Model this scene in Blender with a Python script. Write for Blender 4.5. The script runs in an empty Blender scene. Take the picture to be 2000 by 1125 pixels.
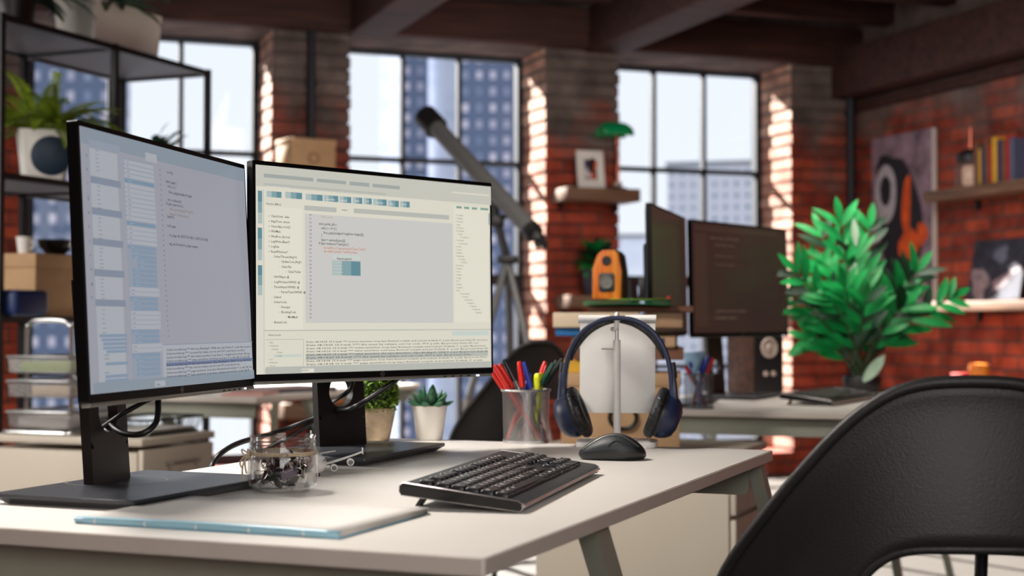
import bpy, bmesh, math, random
from mathutils import Vector, Matrix
PI = math.pi
scene = bpy.context.scene
COL = scene.collection
rnd = random.Random(7)
R_ = math.radians
# ---------------------------------------------------------------- places
CZ = .965                                   # eye height; the camera stands at the world's origin
RY = R_(20.16)                              # the room's axes: S along the window wall, N towards it
S_, N_ = Vector((math.cos(RY), math.sin(RY), 0)), Vector((-math.sin(RY), math.cos(RY), 0))
DY = R_(-21.86)                             # the desks' axes: across and along
A1, A2 = Vector((math.cos(DY), math.sin(DY), 0)), Vector((-math.sin(DY), math.cos(DY), 0))
DC = Vector((-.0272, 1.442, 0))             # near right corner of the front desk
TOP = .74
def rm(s, n, z=0): return S_*s + N_*n + Vector((0, 0, z))
def dk(u, v, z=TOP): return DC - A1*u + A2*v + Vector((0, 0, z))
# ---------------------------------------------------------------- mesh builder
class G:
    def __init__(self): self.bm = bmesh.new(); self.m = 0
    def _v(self, p, X=None):
        p = Vector(p); return self.bm.verts.new(X @ p if X else p)
    def f(self, vs, m=None):
        try: q = self.bm.faces.new(vs)
        except ValueError: return None
        q.material_index = self.m if m is None else m; q.smooth = True; return q
    def poly(self, pts, m=None, X=None): return self.f([self._v(p, X) for p in pts], m)
    def box(self, c, s, m=None, bev=0, X=None, seg=2):
        x, y, z = s[0]/2, s[1]/2, s[2]/2; c = Vector(c)
        P = [c+Vector(q) for q in ((-x,-y,-z),(x,-y,-z),(x,y,-z),(-x,y,-z),(-x,-y,z),(x,-y,z),(x,y,z),(-x,y,z))]
        v = [self._v(p, X) for p in P]
        fs = [self.f([v[i] for i in k], m) for k in ((3,2,1,0),(4,5,6,7),(0,1,5,4),(1,2,6,5),(2,3,7,6),(3,0,4,7))]
        if bev:
            es = list({e for q in fs for e in q.edges})
            bmesh.ops.bevel(self.bm, geom=es, offset=bev, segments=seg, profile=.5, affect='EDGES', clamp_overlap=True, material=-1)
        return self
    def loft(self, rings, m=None, closed=True, cap=(True, True)):
        for a, b in zip(rings, rings[1:]):
            n = len(a)
            for i in range(n if closed else n-1):
                j = (i+1) % n; self.f([a[i], a[j], b[j], b[i]], m)
        if closed:
            if cap[0]: self.f(list(reversed(rings[0])), m)
            if cap[1]: self.f(rings[-1], m)
    def tube(self, pts, r, n=8, m=None, closed=False, X=None, flat=1., cap=True):
        pts = [Vector(p) for p in pts]; k = len(pts); rings = []
        up = None
        for i, p in enumerate(pts):
            t = (pts[(i+1) % k]-pts[i-1]) if closed else (pts[min(i+1, k-1)]-pts[max(i-1, 0)])
            if t.length < 1e-9: t = Vector((0,0,1))
            t.normalize()
            if up is None: up = Vector((0,0,1)) if abs(t.z) < .9 else Vector((1,0,0))
            a = t.cross(up); 
            if a.length < 1e-6: a = t.cross(Vector((0,1,0)))
            a.normalize(); b = a.cross(t).normalized(); up = b
            rr = r[i] if isinstance(r, (list, tuple)) else r
            rings.append([self._v(p + a*math.cos(2*PI*j/n)*rr + b*math.sin(2*PI*j/n)*rr*flat, X) for j in range(n)])
        if closed: rings.append(rings[0])
        self.loft(rings, m, True, (cap and not closed, cap and not closed)); return self
    def cyl(self, p0, p1, r0, r1=None, n=16, m=None, X=None):
        return self.tube([p0, p1], [r0, r0 if r1 is None else r1], n, m, X=X)
    def lathe(self, prof, n=24, m=None, X=None, cap=(True, True), sy=1.):
        rings = [[self._v((r*math.cos(2*PI*j/n), r*sy*math.sin(2*PI*j/n), z), X) for j in range(n)] for r, z in prof]
        self.loft(rings, m, True, cap); return self
    def grid(self, fn, nu, nv, m=None, X=None, cu=False):
        vs = [[self._v(fn(i/(nu if cu else nu-1), j/(nv-1)), X) for j in range(nv)] for i in range(nu)]
        for i in range(nu if cu else nu-1):
            for j in range(nv-1):
                k = (i+1) % nu; self.f([vs[i][j], vs[k][j], vs[k][j+1], vs[i][j+1]], m)
        return self
    def prism(self, pts, z0, z1, m=None, X=None, bev=0):
        a = [self._v((x, y, z0), X) for x, y in pts]; b = [self._v((x, y, z1), X) for x, y in pts]
        n0 = len(self.bm.faces)
        self.loft([a, b], m)
        if bev:
            self.bm.faces.ensure_lookup_table()
            es = list({e for q in self.bm.faces[n0:] for e in q.edges})
            bmesh.ops.bevel(self.bm, geom=es, offset=bev, segments=2, profile=.5, affect='EDGES', clamp_overlap=True, material=-1)
        return self
    def leaf(self, p, d, up, L, W, bend=.3, m=None, n=5, thick=0., fold=.15):
        p, d, up = Vector(p), Vector(d).normalized(), Vector(up)
        s = d.cross(up); s = s.normalized() if s.length > 1e-6 else Vector((1,0,0)); u = s.cross(d).normalized()
        rows = []
        for i in range(n+1):
            t = i/n; w = W*math.sin(PI*min(1, .06+.94*t))**.8*.5 if i < n else .0005
            c = p + d*(L*t) - u*(bend*L*t*t)
            rows.append([self._v(c - s*w + u*fold*w, None), self._v(c, None), self._v(c + s*w + u*fold*w, None)])
        for a, b in zip(rows, rows[1:]):
            for k in (0, 1): self.f([a[k], a[k+1], b[k+1], b[k]], m)
        return self
    def text(self, s, size, X, m=None, width=0, res=1, align='LEFT', bold=0):
        cu = bpy.data.curves.new('lettering', 'FONT'); cu.body = s; cu.size = size; cu.resolution_u = res; cu.align_x = align; cu.offset = bold*size
        ob = bpy.data.objects.new('lettering', cu); me = bpy.data.meshes.new_from_object(ob)
        if width and me.vertices:
            w = max(v.co.x for v in me.vertices)
            k = width/max(w, 1e-6); X = X @ Matrix.Diagonal((k, 1, 1, 1))
        me.transform(X); n0 = len(self.bm.faces); self.bm.from_mesh(me); self.bm.faces.ensure_lookup_table()
        for q in self.bm.faces[n0:]: q.material_index = self.m if m is None else m
        bpy.data.objects.remove(ob); bpy.data.curves.remove(cu); bpy.data.meshes.remove(me); return self
    def build(self, name, mats, parent=None, loc=None, rz=0, angle=38, solid=0, weld=False, uvbox=False, flat=False, mw=None):
        bm = self.bm
        if weld: bmesh.ops.remove_doubles(bm, verts=bm.verts, dist=1e-5)
        bmesh.ops.recalc_face_normals(bm, faces=bm.faces) if not flat else None
        if uvbox:
            uv = bm.loops.layers.uv.new('UVMap')
            for q in bm.faces:
                n = q.normal
                for l in q.loops:
                    c = l.vert.co
                    l[uv].uv = (c.x, c.y) if abs(n.z) > .7 else ((c.y, c.z) if abs(n.x) > abs(n.y) else (c.x, c.z))
        me = bpy.data.meshes.new(name); bm.to_mesh(me); bm.free()
        for m in (mats if isinstance(mats, (list, tuple)) else [mats]): me.materials.append(m)
        if angle: me.set_sharp_from_angle(angle=R_(angle))
        o = bpy.data.objects.new(name, me); COL.objects.link(o)
        if parent: o.parent = parent
        if loc is not None: o.location = loc
        o.rotation_euler.z = rz
        if mw is not None: o.matrix_basis = mw
        if solid:
            s = o.modifiers.new('thickness', 'SOLIDIFY'); s.thickness = solid; s.offset = 0
        return o
def tag(o, label, cat, group=None):
    o['label'] = label; o['category'] = cat
    if group: o['group'] = group
    return o
def thing(name, label, cat, loc=(0, 0, 0), rz=0, group=None):
    o = bpy.data.objects.new(name, None); COL.objects.link(o); o.empty_display_size = .05
    o.location = loc; o.rotation_euler.z = rz; return tag(o, label, cat, group)
def struct(o): o['kind'] = 'structure'; return o
def copy_tree(o, parent=None):
    c = o.copy(); COL.objects.link(c)
    if parent: c.parent = parent
    for ch in list(o.children): copy_tree(ch, c)
    return c
def arc(cx, cy, r, a0, a1, n): return [(cx+r*math.cos(a0+(a1-a0)*i/n), cy+r*math.sin(a0+(a1-a0)*i/n)) for i in range(n+1)]
def rrect(w, h, r, n=5):
    p = []
    for sx, sy, a in ((1, 1, 0), (-1, 1, PI/2), (-1, -1, PI), (1, -1, 1.5*PI)):
        p += arc(sx*(w/2-r), sy*(h/2-r), r, a, a+PI/2, n)
    return p
def smooth(pts, k=6):
    pts = [Vector(p) for p in pts]; out = []
    for i in range(len(pts)-1):
        p0, p1, p2, p3 = pts[max(i-1, 0)], pts[i], pts[i+1], pts[min(i+2, len(pts)-1)]
        for j in range(k):
            t = j/k
            out.append(.5*((2*p1)+(-p0+p2)*t+(2*p0-5*p1+4*p2-p3)*t*t+(-p0+3*p1-3*p2+p3)*t**3))
    return out+[pts[-1]]
T3 = Matrix.Translation
def RX(a): return Matrix.Rotation(a, 4, 'X')
def RYm(a): return Matrix.Rotation(a, 4, 'Y')
def RZ(a): return Matrix.Rotation(a, 4, 'Z')
# ---------------------------------------------------------------- materials
def lin(c):
    return tuple(((x/255)/12.92 if x/255 <= .04045 else ((x/255+.055)/1.055)**2.4) for x in c)
def mat(name, rgb, rough=.5, metal=0, var=.06, scale=30, bump=0, bscale=200, coat=0, trans=0, emit=0, sss=0, spec=.5, alpha=1):
    m = bpy.data.materials.new(name); m.use_nodes = True; nt = m.node_tree; b = nt.nodes['Principled BSDF']
    c = lin(rgb)
    tc = nt.nodes.new('ShaderNodeTexCoord'); no = nt.nodes.new('ShaderNodeTexNoise'); no.inputs['Scale'].default_value = scale; no.inputs['Detail'].default_value = 4
    nt.links.new(tc.outputs['Object'], no.inputs['Vector'])
    cr = nt.nodes.new('ShaderNodeValToRGB')
    cr.color_ramp.elements[0].position = .3; cr.color_ramp.elements[1].position = .7
    cr.color_ramp.elements[0].color = tuple(x*(1-var) for x in c)+(1,); cr.color_ramp.elements[1].color = tuple(min(1, x*(1+var)) for x in c)+(1,)
    nt.links.new(no.outputs['Fac'], cr.inputs['Fac']); nt.links.new(cr.outputs['Color'], b.inputs['Base Color'])
    b.inputs['Roughness'].default_value = rough; b.inputs['Metallic'].default_value = metal; b.inputs['Specular IOR Level'].default_value = spec
    if coat: b.inputs['Coat Weight'].default_value = coat
    if trans: b.inputs['Transmission Weight'].default_value = trans
    if alpha < 1: b.inputs['Alpha'].default_value = alpha
    if emit:
        nt.links.new(cr.outputs['Color'], b.inputs['Emission Color']); b.inputs['Emission Strength'].default_value = emit
    if bump:
        n2 = nt.nodes.new('ShaderNodeTexNoise'); n2.inputs['Scale'].default_value = bscale; nt.links.new(tc.outputs['Object'], n2.inputs['Vector'])
        bp = nt.nodes.new('ShaderNodeBump'); bp.inputs['Strength'].default_value = bump; bp.inputs['Distance'].default_value = .01
        nt.links.new(n2.outputs['Fac'], bp.inputs['Height']); nt.links.new(bp.outputs['Normal'], b.inputs['Normal'])
    return m
def glassy(name, tint=(.97, .97, .97), refl=.08, rough=.02, amount=.8):
    m = bpy.data.materials.new(name); m.use_nodes = True; nt = m.node_tree; nt.nodes.clear()
    o = nt.nodes.new('ShaderNodeOutputMaterial'); t = nt.nodes.new('ShaderNodeBsdfTransparent'); g = nt.nodes.new('ShaderNodeBsdfGlossy')
    t.inputs['Color'].default_value = tint+(1,); g.inputs['Roughness'].default_value = rough
    lw = nt.nodes.new('ShaderNodeFresnel'); lw.inputs['IOR'].default_value = 1.45
    mu = nt.nodes.new('ShaderNodeMath'); mu.operation = 'MULTIPLY_ADD'; mu.inputs[1].default_value = amount; mu.inputs[2].default_value = refl*.3
    nt.links.new(lw.outputs[0], mu.inputs[0])
    mx = nt.nodes.new('ShaderNodeMixShader'); nt.links.new(mu.outputs[0], mx.inputs[0]); nt.links.new(t.outputs[0], mx.inputs[1]); nt.links.new(g.outputs[0], mx.inputs[2])
    nt.links.new(mx.outputs[0], o.inputs['Surface']); return m
def glow(name, rgb, strength, gloss=.05):
    m = mat(name, (20, 20, 22), .25, var=.02); b = m.node_tree.nodes['Principled BSDF']
    b.inputs['Emission Color'].default_value = lin(rgb)+(1,); b.inputs['Emission Strength'].default_value = strength; b.inputs['Specular IOR Level'].default_value = gloss; return m
def brick(name, c1, c2, mortar, plaster=None, zlo=2.0, soft=.35):
    m = bpy.data.materials.new(name); m.use_nodes = True; nt = m.node_tree; b = nt.nodes['Principled BSDF']; L = nt.links.new
    uv = nt.nodes.new('ShaderNodeUVMap'); uv.uv_map = 'UVMap'
    br = nt.nodes.new('ShaderNodeTexBrick'); br.inputs['Scale'].default_value = 1; br.inputs['Brick Width'].default_value = .235; br.inputs['Row Height'].default_value = .078
    br.inputs['Mortar Size'].default_value = .007; br.inputs['Mortar Smooth'].default_value = .3; br.inputs['Bias'].default_value = -.1
    br.inputs['Color1'].default_value = lin(c1)+(1,); br.inputs['Color2'].default_value = lin(c2)+(1,); br.inputs['Mortar'].default_value = lin(mortar)+(1,)
    L(uv.outputs[0], br.inputs['Vector'])
    no = nt.nodes.new('ShaderNodeTexNoise'); no.inputs['Scale'].default_value = 6; no.inputs['Detail'].default_value = 6; L(uv.outputs[0], no.inputs['Vector'])
    cr = nt.nodes.new('ShaderNodeValToRGB'); cr.color_ramp.elements[0].position = .3; cr.color_ramp.elements[1].position = .72
    cr.color_ramp.elements[0].color = (.45, .42, .42, 1); cr.color_ramp.elements[1].color = (1.35, 1.3, 1.3, 1); L(no.outputs['Fac'], cr.inputs['Fac'])
    mu = nt.nodes.new('ShaderNodeMixRGB'); mu.blend_type = 'MULTIPLY'; mu.inputs[0].default_value = 1; L(br.outputs['Color'], mu.inputs[1]); L(cr.outputs['Color'], mu.inputs[2])
    col = mu.outputs[0]
    if plaster:
        ge = nt.nodes.new('ShaderNodeNewGeometry'); sp = nt.nodes.new('ShaderNodeSeparateXYZ'); L(ge.outputs['Position'], sp.inputs[0])
        n3 = nt.nodes.new('ShaderNodeTexNoise'); n3.inputs['Scale'].default_value = 2.2; n3.inputs['Detail'].default_value = 5; L(ge.outputs['Position'], n3.inputs['Vector'])
        ad = nt.nodes.new('ShaderNodeMath'); ad.operation = 'MULTIPLY_ADD'; ad.inputs[1].default_value = 1.6; L(n3.outputs['Fac'], ad.inputs[0]); L(sp.outputs['Z'], ad.inputs[2])
        mr = nt.nodes.new('ShaderNodeMapRange'); mr.inputs['From Min'].default_value = zlo+.8; mr.inputs['From Max'].default_value = zlo+.8+soft; L(ad.outputs[0], mr.inputs['Value'])
        n4 = nt.nodes.new('ShaderNodeTexNoise'); n4.inputs['Scale'].default_value = 5; n4.inputs['Detail'].default_value = 8; L(ge.outputs['Position'], n4.inputs['Vector'])
        c4 = nt.nodes.new('ShaderNodeValToRGB'); c4.color_ramp.elements[0].position = .35; c4.color_ramp.elements[1].position = .65
        p = lin(plaster); c4.color_ramp.elements[0].color = tuple(x*.55 for x in p)+(1,); c4.color_ramp.elements[1].color = tuple(x*1.25 for x in p)+(1,); L(n4.outputs['Fac'], c4.inputs['Fac'])
        mp = nt.nodes.new('ShaderNodeMixRGB'); L(mr.outputs[0], mp.inputs[0]); L(col, mp.inputs[1]); L(c4.outputs['Color'], mp.inputs[2]); col = mp.outputs[0]
    L(col, b.inputs['Base Color']); b.inputs['Roughness'].default_value = .85; b.inputs['Specular IOR Level'].default_value = .2
    bp = nt.nodes.new('ShaderNodeBump'); bp.inputs['Strength'].default_value = .6; bp.inputs['Distance'].default_value = .012; bp.invert = True; L(br.outputs['Fac'], bp.inputs['Height'])
    n5 = nt.nodes.new('ShaderNodeTexNoise'); n5.inputs['Scale'].default_value = 40; L(uv.outputs[0], n5.inputs['Vector'])
    b2 = nt.nodes.new('ShaderNodeBump'); b2.inputs['Strength'].default_value = .35; b2.inputs['Distance'].default_value = .01; L(n5.outputs['Fac'], b2.inputs['Height']); L(bp.outputs[0], b2.inputs['Normal'])
    L(b2.outputs[0], b.inputs['Normal']); return m
def wood(name, c1, c2, rough=.55, scale=(3, 40, 40)):
    m = bpy.data.materials.new(name); m.use_nodes = True; nt = m.node_tree; b = nt.nodes['Principled BSDF']; L = nt.links.new
    tc = nt.nodes.new('ShaderNodeTexCoord'); mp = nt.nodes.new('ShaderNodeMapping'); mp.inputs['Scale'].default_value = scale; L(tc.outputs['Object'], mp.inputs[0])
    no = nt.nodes.new('ShaderNodeTexNoise'); no.inputs['Scale'].default_value = 1; no.inputs['Detail'].default_value = 6; no.inputs['Distortion'].default_value = .6; L(mp.outputs[0], no.inputs['Vector'])
    cr = nt.nodes.new('ShaderNodeValToRGB'); cr.color_ramp.elements[0].position = .35; cr.color_ramp.elements[1].position = .68
    cr.color_ramp.elements[0].color = lin(c1)+(1,); cr.color_ramp.elements[1].color = lin(c2)+(1,); L(no.outputs['Fac'], cr.inputs['Fac']); L(cr.outputs['Color'], b.inputs['Base Color'])
    b.inputs['Roughness'].default_value = rough; b.inputs['Specular IOR Level'].default_value = .3; return m
def facade(name, wall, glass_a, glass_b, w, h, mortar):
    m = bpy.data.materials.new(name); m.use_nodes = True; nt = m.node_tree; b = nt.nodes['Principled BSDF']; L = nt.links.new
    uv = nt.nodes.new('ShaderNodeUVMap'); uv.uv_map = 'UVMap'
    br = nt.nodes.new('ShaderNodeTexBrick'); br.offset = 0; br.inputs['Scale'].default_value = 1; br.inputs['Brick Width'].default_value = w; br.inputs['Row Height'].default_value = h
    br.inputs['Mortar Size'].default_value = mortar; br.inputs['Bias'].default_value = 0
    br.inputs['Color1'].default_value = lin(glass_a)+(1,); br.inputs['Color2'].default_value = lin(glass_b)+(1,); br.inputs['Mortar'].default_value = lin(wall)+(1,)
    L(uv.outputs[0], br.inputs['Vector']); L(br.outputs['Color'], b.inputs['Base Color']); b.inputs['Roughness'].default_value = .5; return m
M = dict(
  desk=mat('white_laminate', (226, 221, 214), .38, var=.015, scale=8, bump=.02, bscale=600),
  deskedge=mat('laminate_edge', (205, 196, 186), .5, var=.03, scale=20),
  frame=mat('grey_green_powder_coat', (150, 152, 138), .5, var=.03),
  cab=mat('cream_board', (200, 190, 173), .5, var=.02, scale=6),
  black=mat('black_plastic', (19, 19, 20), .42, var=.1, scale=60, bump=.03, bscale=900),
  black2=mat('dark_grey_plastic', (44, 45, 48), .38, var=.06, scale=60, bump=.02, bscale=900),
  bezel=mat('gloss_black', (14, 14, 16), .22, var=.1),
  base=mat('satin_graphite', (62, 64, 70), .33, metal=.35, var=.04, scale=40, bump=.02, bscale=1500),
  housing=mat('monitor_black', (8, 8, 10), .5, var=.1, spec=.15),
  chin=mat('satin_silver', (148, 148, 142), .4, metal=.5, var=.03),
  led=glow('white_led', (235, 240, 255), 3),
  silver=mat('brushed_steel', (190, 190, 190), .3, metal=.9, var=.05, scale=80),
  chrome=mat('chrome', (232, 230, 230), .3, metal=1, var=.02),
  purple=mat('chrome_purple_tint', (150, 135, 165), .16, metal=1, var=.03),
  key=mat('keycap', (36, 35, 38), .35, var=.08, scale=90),
  white=mat('white_plastic', (228, 226, 222), .4, var=.02),
  legend=mat('legend_white', (225, 222, 220), .5, var=.02),
  ceramic=mat('white_ceramic', (232, 228, 220), .35, var=.02, scale=12),
  stonepot=mat('stone_pot', (170, 152, 128), .85, var=.22, scale=35, bump=.25, bscale=120),
  soil=mat('soil', (50, 38, 30), .95, var=.4, scale=90, bump=.5),
  succ=mat('succulent_green', (62, 112, 82), .45, var=.2, scale=40),
  leafg=mat('box_leaf_green', (122, 156, 52), .5, var=.4, scale=60),
  fern=mat('fern_green', (128, 150, 34), .6, var=.3, scale=25),
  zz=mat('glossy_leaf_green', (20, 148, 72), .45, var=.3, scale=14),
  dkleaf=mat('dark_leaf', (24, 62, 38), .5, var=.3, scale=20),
  paleleaf=mat('pale_leaf', (168, 196, 172), .5, var=.15, scale=20),
  stem=mat('plant_stem', (52, 70, 40), .6, var=.2),
  navy=mat('navy_plastic', (31, 41, 72), .42, var=.06, scale=60),
  pad=mat('black_leatherette', (24, 24, 26), .45, var=.15, scale=80, bump=.25, bscale=180),
  red=mat('red_cap', (205, 36, 26), .3, var=.08), blue=mat('blue_cap', (28, 52, 150), .3, var=.08), ink=mat('black_cap', (22, 26, 28), .3, var=.1),
  green=mat('green_cap', (14, 70, 50), .3, var=.1), yellow=mat('highlighter_yellow', (214, 220, 40), .4, var=.05),
  clear=glassy('clear_barrel', (.90, .89, .88), .2, .1), glass=glassy('jar_glass', (.985, .985, .985), .06, .02, .55), pane=glassy('window_glass', (.97, .98, .99), .0, .01, .2),
  twine=mat('jute_twine', (198, 180, 152), .9, var=.25, scale=400, bump=.4, bscale=900),
  clip=mat('binder_black', (26, 27, 30), .3, var=.1), wire=mat('nickel_wire', (205, 198, 192), .32, metal=1, var=.05),
  bfolder=mat('blue_folder_plastic', (150, 194, 212), .35, var=.06, scale=12), paper=mat('white_paper', (226, 222, 216), .8, var=.015, scale=10),
  mouse=mat('mouse_black', (30, 32, 34), .38, var=.08, scale=80, bump=.03, bscale=900), mouse2=mat('mouse_grip', (40, 44, 46), .5, var=.08, scale=80, bump=.05, bscale=900),
  shell=mat('moulded_black_shell', (36, 35, 35), .48, var=.06, scale=30, bump=.12, bscale=420),
  metalk=mat('black_steel', (24, 26, 30), .45, metal=.3, var=.1), shelf=mat('dark_shelf_board', (58, 64, 78), .5, var=.05, scale=9),
  card=mat('cardboard', (186, 150, 112), .8, var=.07, scale=14), cardl=mat('pale_carton', (216, 196, 168), .8, var=.05, scale=14), tape=mat('carton_edge', (150, 118, 86), .8, var=.08),
  nvb=mat('navy_binder', (14, 40, 92), .55, var=.05), bluebook=mat('blue_cloth', (28, 112, 176), .6, var=.08), greyblue=mat('slate_cloth', (84, 92, 120), .6, var=.06),
  ybook=mat('yellow_cloth', (216, 166, 40), .6, var=.06), brown=mat('brown_cloth', (118, 78, 58), .7, var=.1), tan=mat('tan_cloth', (176, 142, 110), .7, var=.08), rbook=mat('red_cloth', (176, 34, 30), .6, var=.1),
  gfolder=mat('green_folder', (20, 128, 78), .4, var=.08), gvis=mat('lime_folder', (150, 180, 50), .5, var=.08),
  orange=wood('orange_plywood', (196, 92, 22), (238, 146, 52), .5, (60, 4, 4)), dwood=wood('dark_walnut', (48, 30, 24), (78, 50, 38), .5, (4, 40, 40)), shelfw=wood('shelf_wood', (92, 66, 50), (132, 100, 78), .6, (3, 60, 60)),
  beam=wood('ceiling_timber', (50, 31, 28), (76, 47, 42), .75, (2, 22, 22)), ceil=wood('ceiling_boards', (38, 27, 27), (58, 40, 38), .8, (1.5, 8, 8)),
  cone=mat('speaker_cone', (190, 170, 160), .5, var=.06), conek=mat('speaker_dark', (26, 24, 28), .5, var=.1), grill=mat('grey_cone', (110, 108, 104), .5, var=.08),
  floor=mat('screed_floor', (64, 61, 57), .5, var=.12, scale=3, bump=.03, bscale=60), copper=mat('copper', (186, 104, 84), .3, metal=.9, var=.08),
  tele=mat('telescope_grey', (92, 92, 92), .4, metal=.3, var=.04), lampg=mat('green_lamp_glass', (14, 140, 84), .2, var=.12),
  wframe=mat('window_steel', (30, 36, 46), .5, metal=.3, var=.06), pipe=mat('cast_pipe', (30, 34, 44), .5, metal=.3, var=.1),
  wirek=mat('black_wire', (16, 28, 24), .35, metal=.5, var=.05), cable=mat('black_rubber', (18, 18, 20), .38, var=.1), candle=glow('warm_candle_glow', (255, 205, 175), .55, .3),
  pinkg=mat('smoked_glass', (130, 108, 104), .2, var=.1, alpha=.4), dscreen=glow('dim_screen', (56, 39, 35), .8, .2), dtext=glow('dim_text', (140, 110, 96), .5, .1),
)
BR_SUN = brick('sun_toned_reveal_brick', (206, 170, 150), (176, 128, 108), (150, 132, 120))  # pale brick colour paints the sun's glare onto the window reveals
BR = brick('old_red_brick', (184, 84, 60), (122, 54, 44), (92, 76, 70), (108, 96, 92), 1.96, .35)
# ---------------------------------------------------------------- the room (built in room axes, then turned)
ROT = Matrix.Rotation(RY, 4, 'Z')
SC = 5.477                                            # right wall
g = G(); g.box((.4, 3.5, -.05), (10.4, 11.2, .1)); struct(g.build('floor', M['floor'], mw=ROT))
PIL = [(-1.95, -1.36), (-.15, .32), (1.64, 2.09), (3.30, 3.78), (4.99, SC)]
g = G()
r1 = random.Random(3)
for a, b in PIL:
    g.box(((a+b)/2, 8.64, 1.5), (b-a-.02, .46, 3))
    k = 0; z = .0
    while z < 2.66:
        e0, e1, e2 = r1.uniform(0, .012), r1.uniform(0, .012), r1.uniform(0, .007)
        x0, x1 = a+.004-e0, (b-.004+e1 if b < SC-.01 else SC)
        g.box(((x0+x1)/2, 8.63-e2/2, z+.039), (x1-x0, .47+e2, .069), bev=.006, seg=1); z += .078
g.bm.normal_update()
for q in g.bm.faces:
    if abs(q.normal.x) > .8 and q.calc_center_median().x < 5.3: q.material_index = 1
for a, b in zip(PIL, PIL[1:]): g.box(((a[1]+b[0])/2, 8.63, .07), (b[0]-a[1], .47, .14))
g.box((1.76, 8.63, 2.83), (7.42, .47, .42))
struct(g.build('wall_back', [BR, BR_SUN], mw=ROT, uvbox=True))
g = G(); g.box((SC+.12, 3.6, 1.5), (.24, 10.8, 3.0)); struct(g.build('wall_right', BR, mw=ROT, uvbox=True))
g = G(); g.box((-2.05, 3.6, 1.5), (.1, 10.8, 3.0)); struct(g.build('wall_left', BR, mw=ROT, uvbox=True))
g = G(); g.box((1.76, -1.75, 1.5), (7.7, .1, 3.0)); struct(g.build('wall_front', BR, mw=ROT, uvbox=True))
g = G(); g.box((1.76, 3.6, 3.03), (7.6, 10.8, .08)); struct(g.build('ceiling', M['ceil'], mw=ROT))
n = 8.0; k = 1
while n > -1:
    g = G(); g.box((1.76, n, 2.91), (7.42, .09, .16), bev=.008); struct(g.build('trim_%d' % k, M['beam'], mw=ROT)); n -= .62; k += 1
for s, w in ((-1.2, .24), (2.2, .26), (3.68, .28)):
    g = G(); g.box((s, 3.5, 2.74), (w, 9.8, .26), bev=.015); struct(g.build('trim_%d' % k, M['beam'], mw=ROT)); k += 1
g = G(); g.box((1.76, 8.36, 2.74), (7.42, .12, .24), bev=.01); struct(g.build('trim_%d' % k, M['beam'], mw=ROT)); k += 1
g = G(); g.box((SC-.11, 3.5, 2.56), (.22, 9.7, .3), bev=.012); g.box((SC-.03, 3.5, 2.36), (.06, 9.7, .06), bev=.008); struct(g.build('trim_%d' % k, M['beam'], mw=ROT)); k += 1
# windows: steel frames between the pillars
for i, (a, b) in enumerate(zip(PIL, PIL[1:])):
    s0, s1 = a[1], b[0]; g = G(); n = 8.82
    z0, z1 = .14, 2.62
    for s, w in ((s0+.03, .06), (s1-.018, .036)): g.box((s, n, (z0+z1)/2), (w, .07, z1-z0))
    g.box(((s0+s1)/2, n, z1-.012), (s1-s0, .06, .03)); g.box(((s0+s1)/2, n, z0+.03), (s1-s0, .07, .06))
    w3 = (s1-s0-.12)/3
    for q in (1, 2): g.box((s1-.05-w3*q, n, (z0+z1)/2), (.026, .05, z1-z0))
    for z, t in ((1.955, .028), (1.23, .07), (.68, .03)): g.box(((s0+s1)/2, n, z), (s1-s0, .05, t))
    o = struct(g.build('window_%d' % (i+1), M['wframe'], mw=ROT))
    g = G(); g.box(((s0+s1)/2, n+.004, (z0+z1)/2), (s1-s0-.04, .005, z1-z0-.04)); p = g.build('pane', M['pane'], o)
# pipes
for s, n, r, lab in ((1.855, 8.345, .022, 'dark vertical pipe running down the brick pillar between the first two windows'), (5.39, 8.33, .028, 'dark vertical pipe in the corner where the two brick walls meet')):
    t = thing('wall_pipe', lab, 'pipe', rm(s, n), RY, 'vertical wall pipes')
    g = G(); g.cyl((0, 0, 0), (0, 0, 2.62), r); g.build('pipe_run', M['pipe'], t)
    for z in (.5, 1.4, 2.3):
        g = G(); g.cyl((0, 0, z), (0, 0, z+.04), r+.008); g.box((0, .03, z+.02), (.03, .05, .03)); g.build('bracket', M['pipe'], t)
# ---------------------------------------------------------------- the city outside
F1 = facade('tower_facade_blue', (84, 96, 122), (214, 204, 212), (104, 118, 146), 2.3, 2.75, .74)  # pale window tone paints in the sky's reflection
F2 = facade('tower_facade_pale', (214, 220, 230), (196, 204, 220), (226, 230, 236), 3.2, 3.0, .5)
F3 = facade('block_facade_grey', (196, 196, 204), (96, 112, 142), (150, 150, 170), 1.5, 1.6, .5)
roofm = mat('flat_roof', (120, 122, 130), .8)
def building(name, x, y, w, d, h, fm, label, rz=0, z0=-80):
    t = thing(name, label, 'building', (x, y, z0), rz)
    g = G(); g.box((0, 0, (h-z0)/2), (w, d, h-z0)); o = g.build('walls', fm, t, uvbox=True)
    g = G(); g.box((0, 0, h-z0+.3), (w+.5, d+.5, .6)); g.build('roof', roofm, t)
    return t
def bx(px, y): return (px-1000)/2933*y
building('office_tower', (bx(890, 250)+bx(1062, 250))/2, 255, bx(1062, 250)-bx(890, 250), 9, 90, F1, 'dark blue tower with rows of windows painted sky-bright filling the right of the middle window')
building('apartment_tower', (bx(830, 270)+bx(893, 270))/2, 275, bx(893, 270)-bx(830, 270), 8, 95, F2, 'pale tower seen between the two blue towers through the middle window')
building('office_tower', (bx(782, 262)+bx(832, 262))/2, 266, bx(832, 262)-bx(782, 262), 7, 90, F1, 'narrow blue tower left of the pale tower in the middle window')
building('apartment_tower', (bx(742, 320)+bx(790, 320))/2, 324, bx(790, 320)-bx(742, 320), 7, 110, F2, 'thin hazy white tower at the far left of the middle window view')
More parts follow.
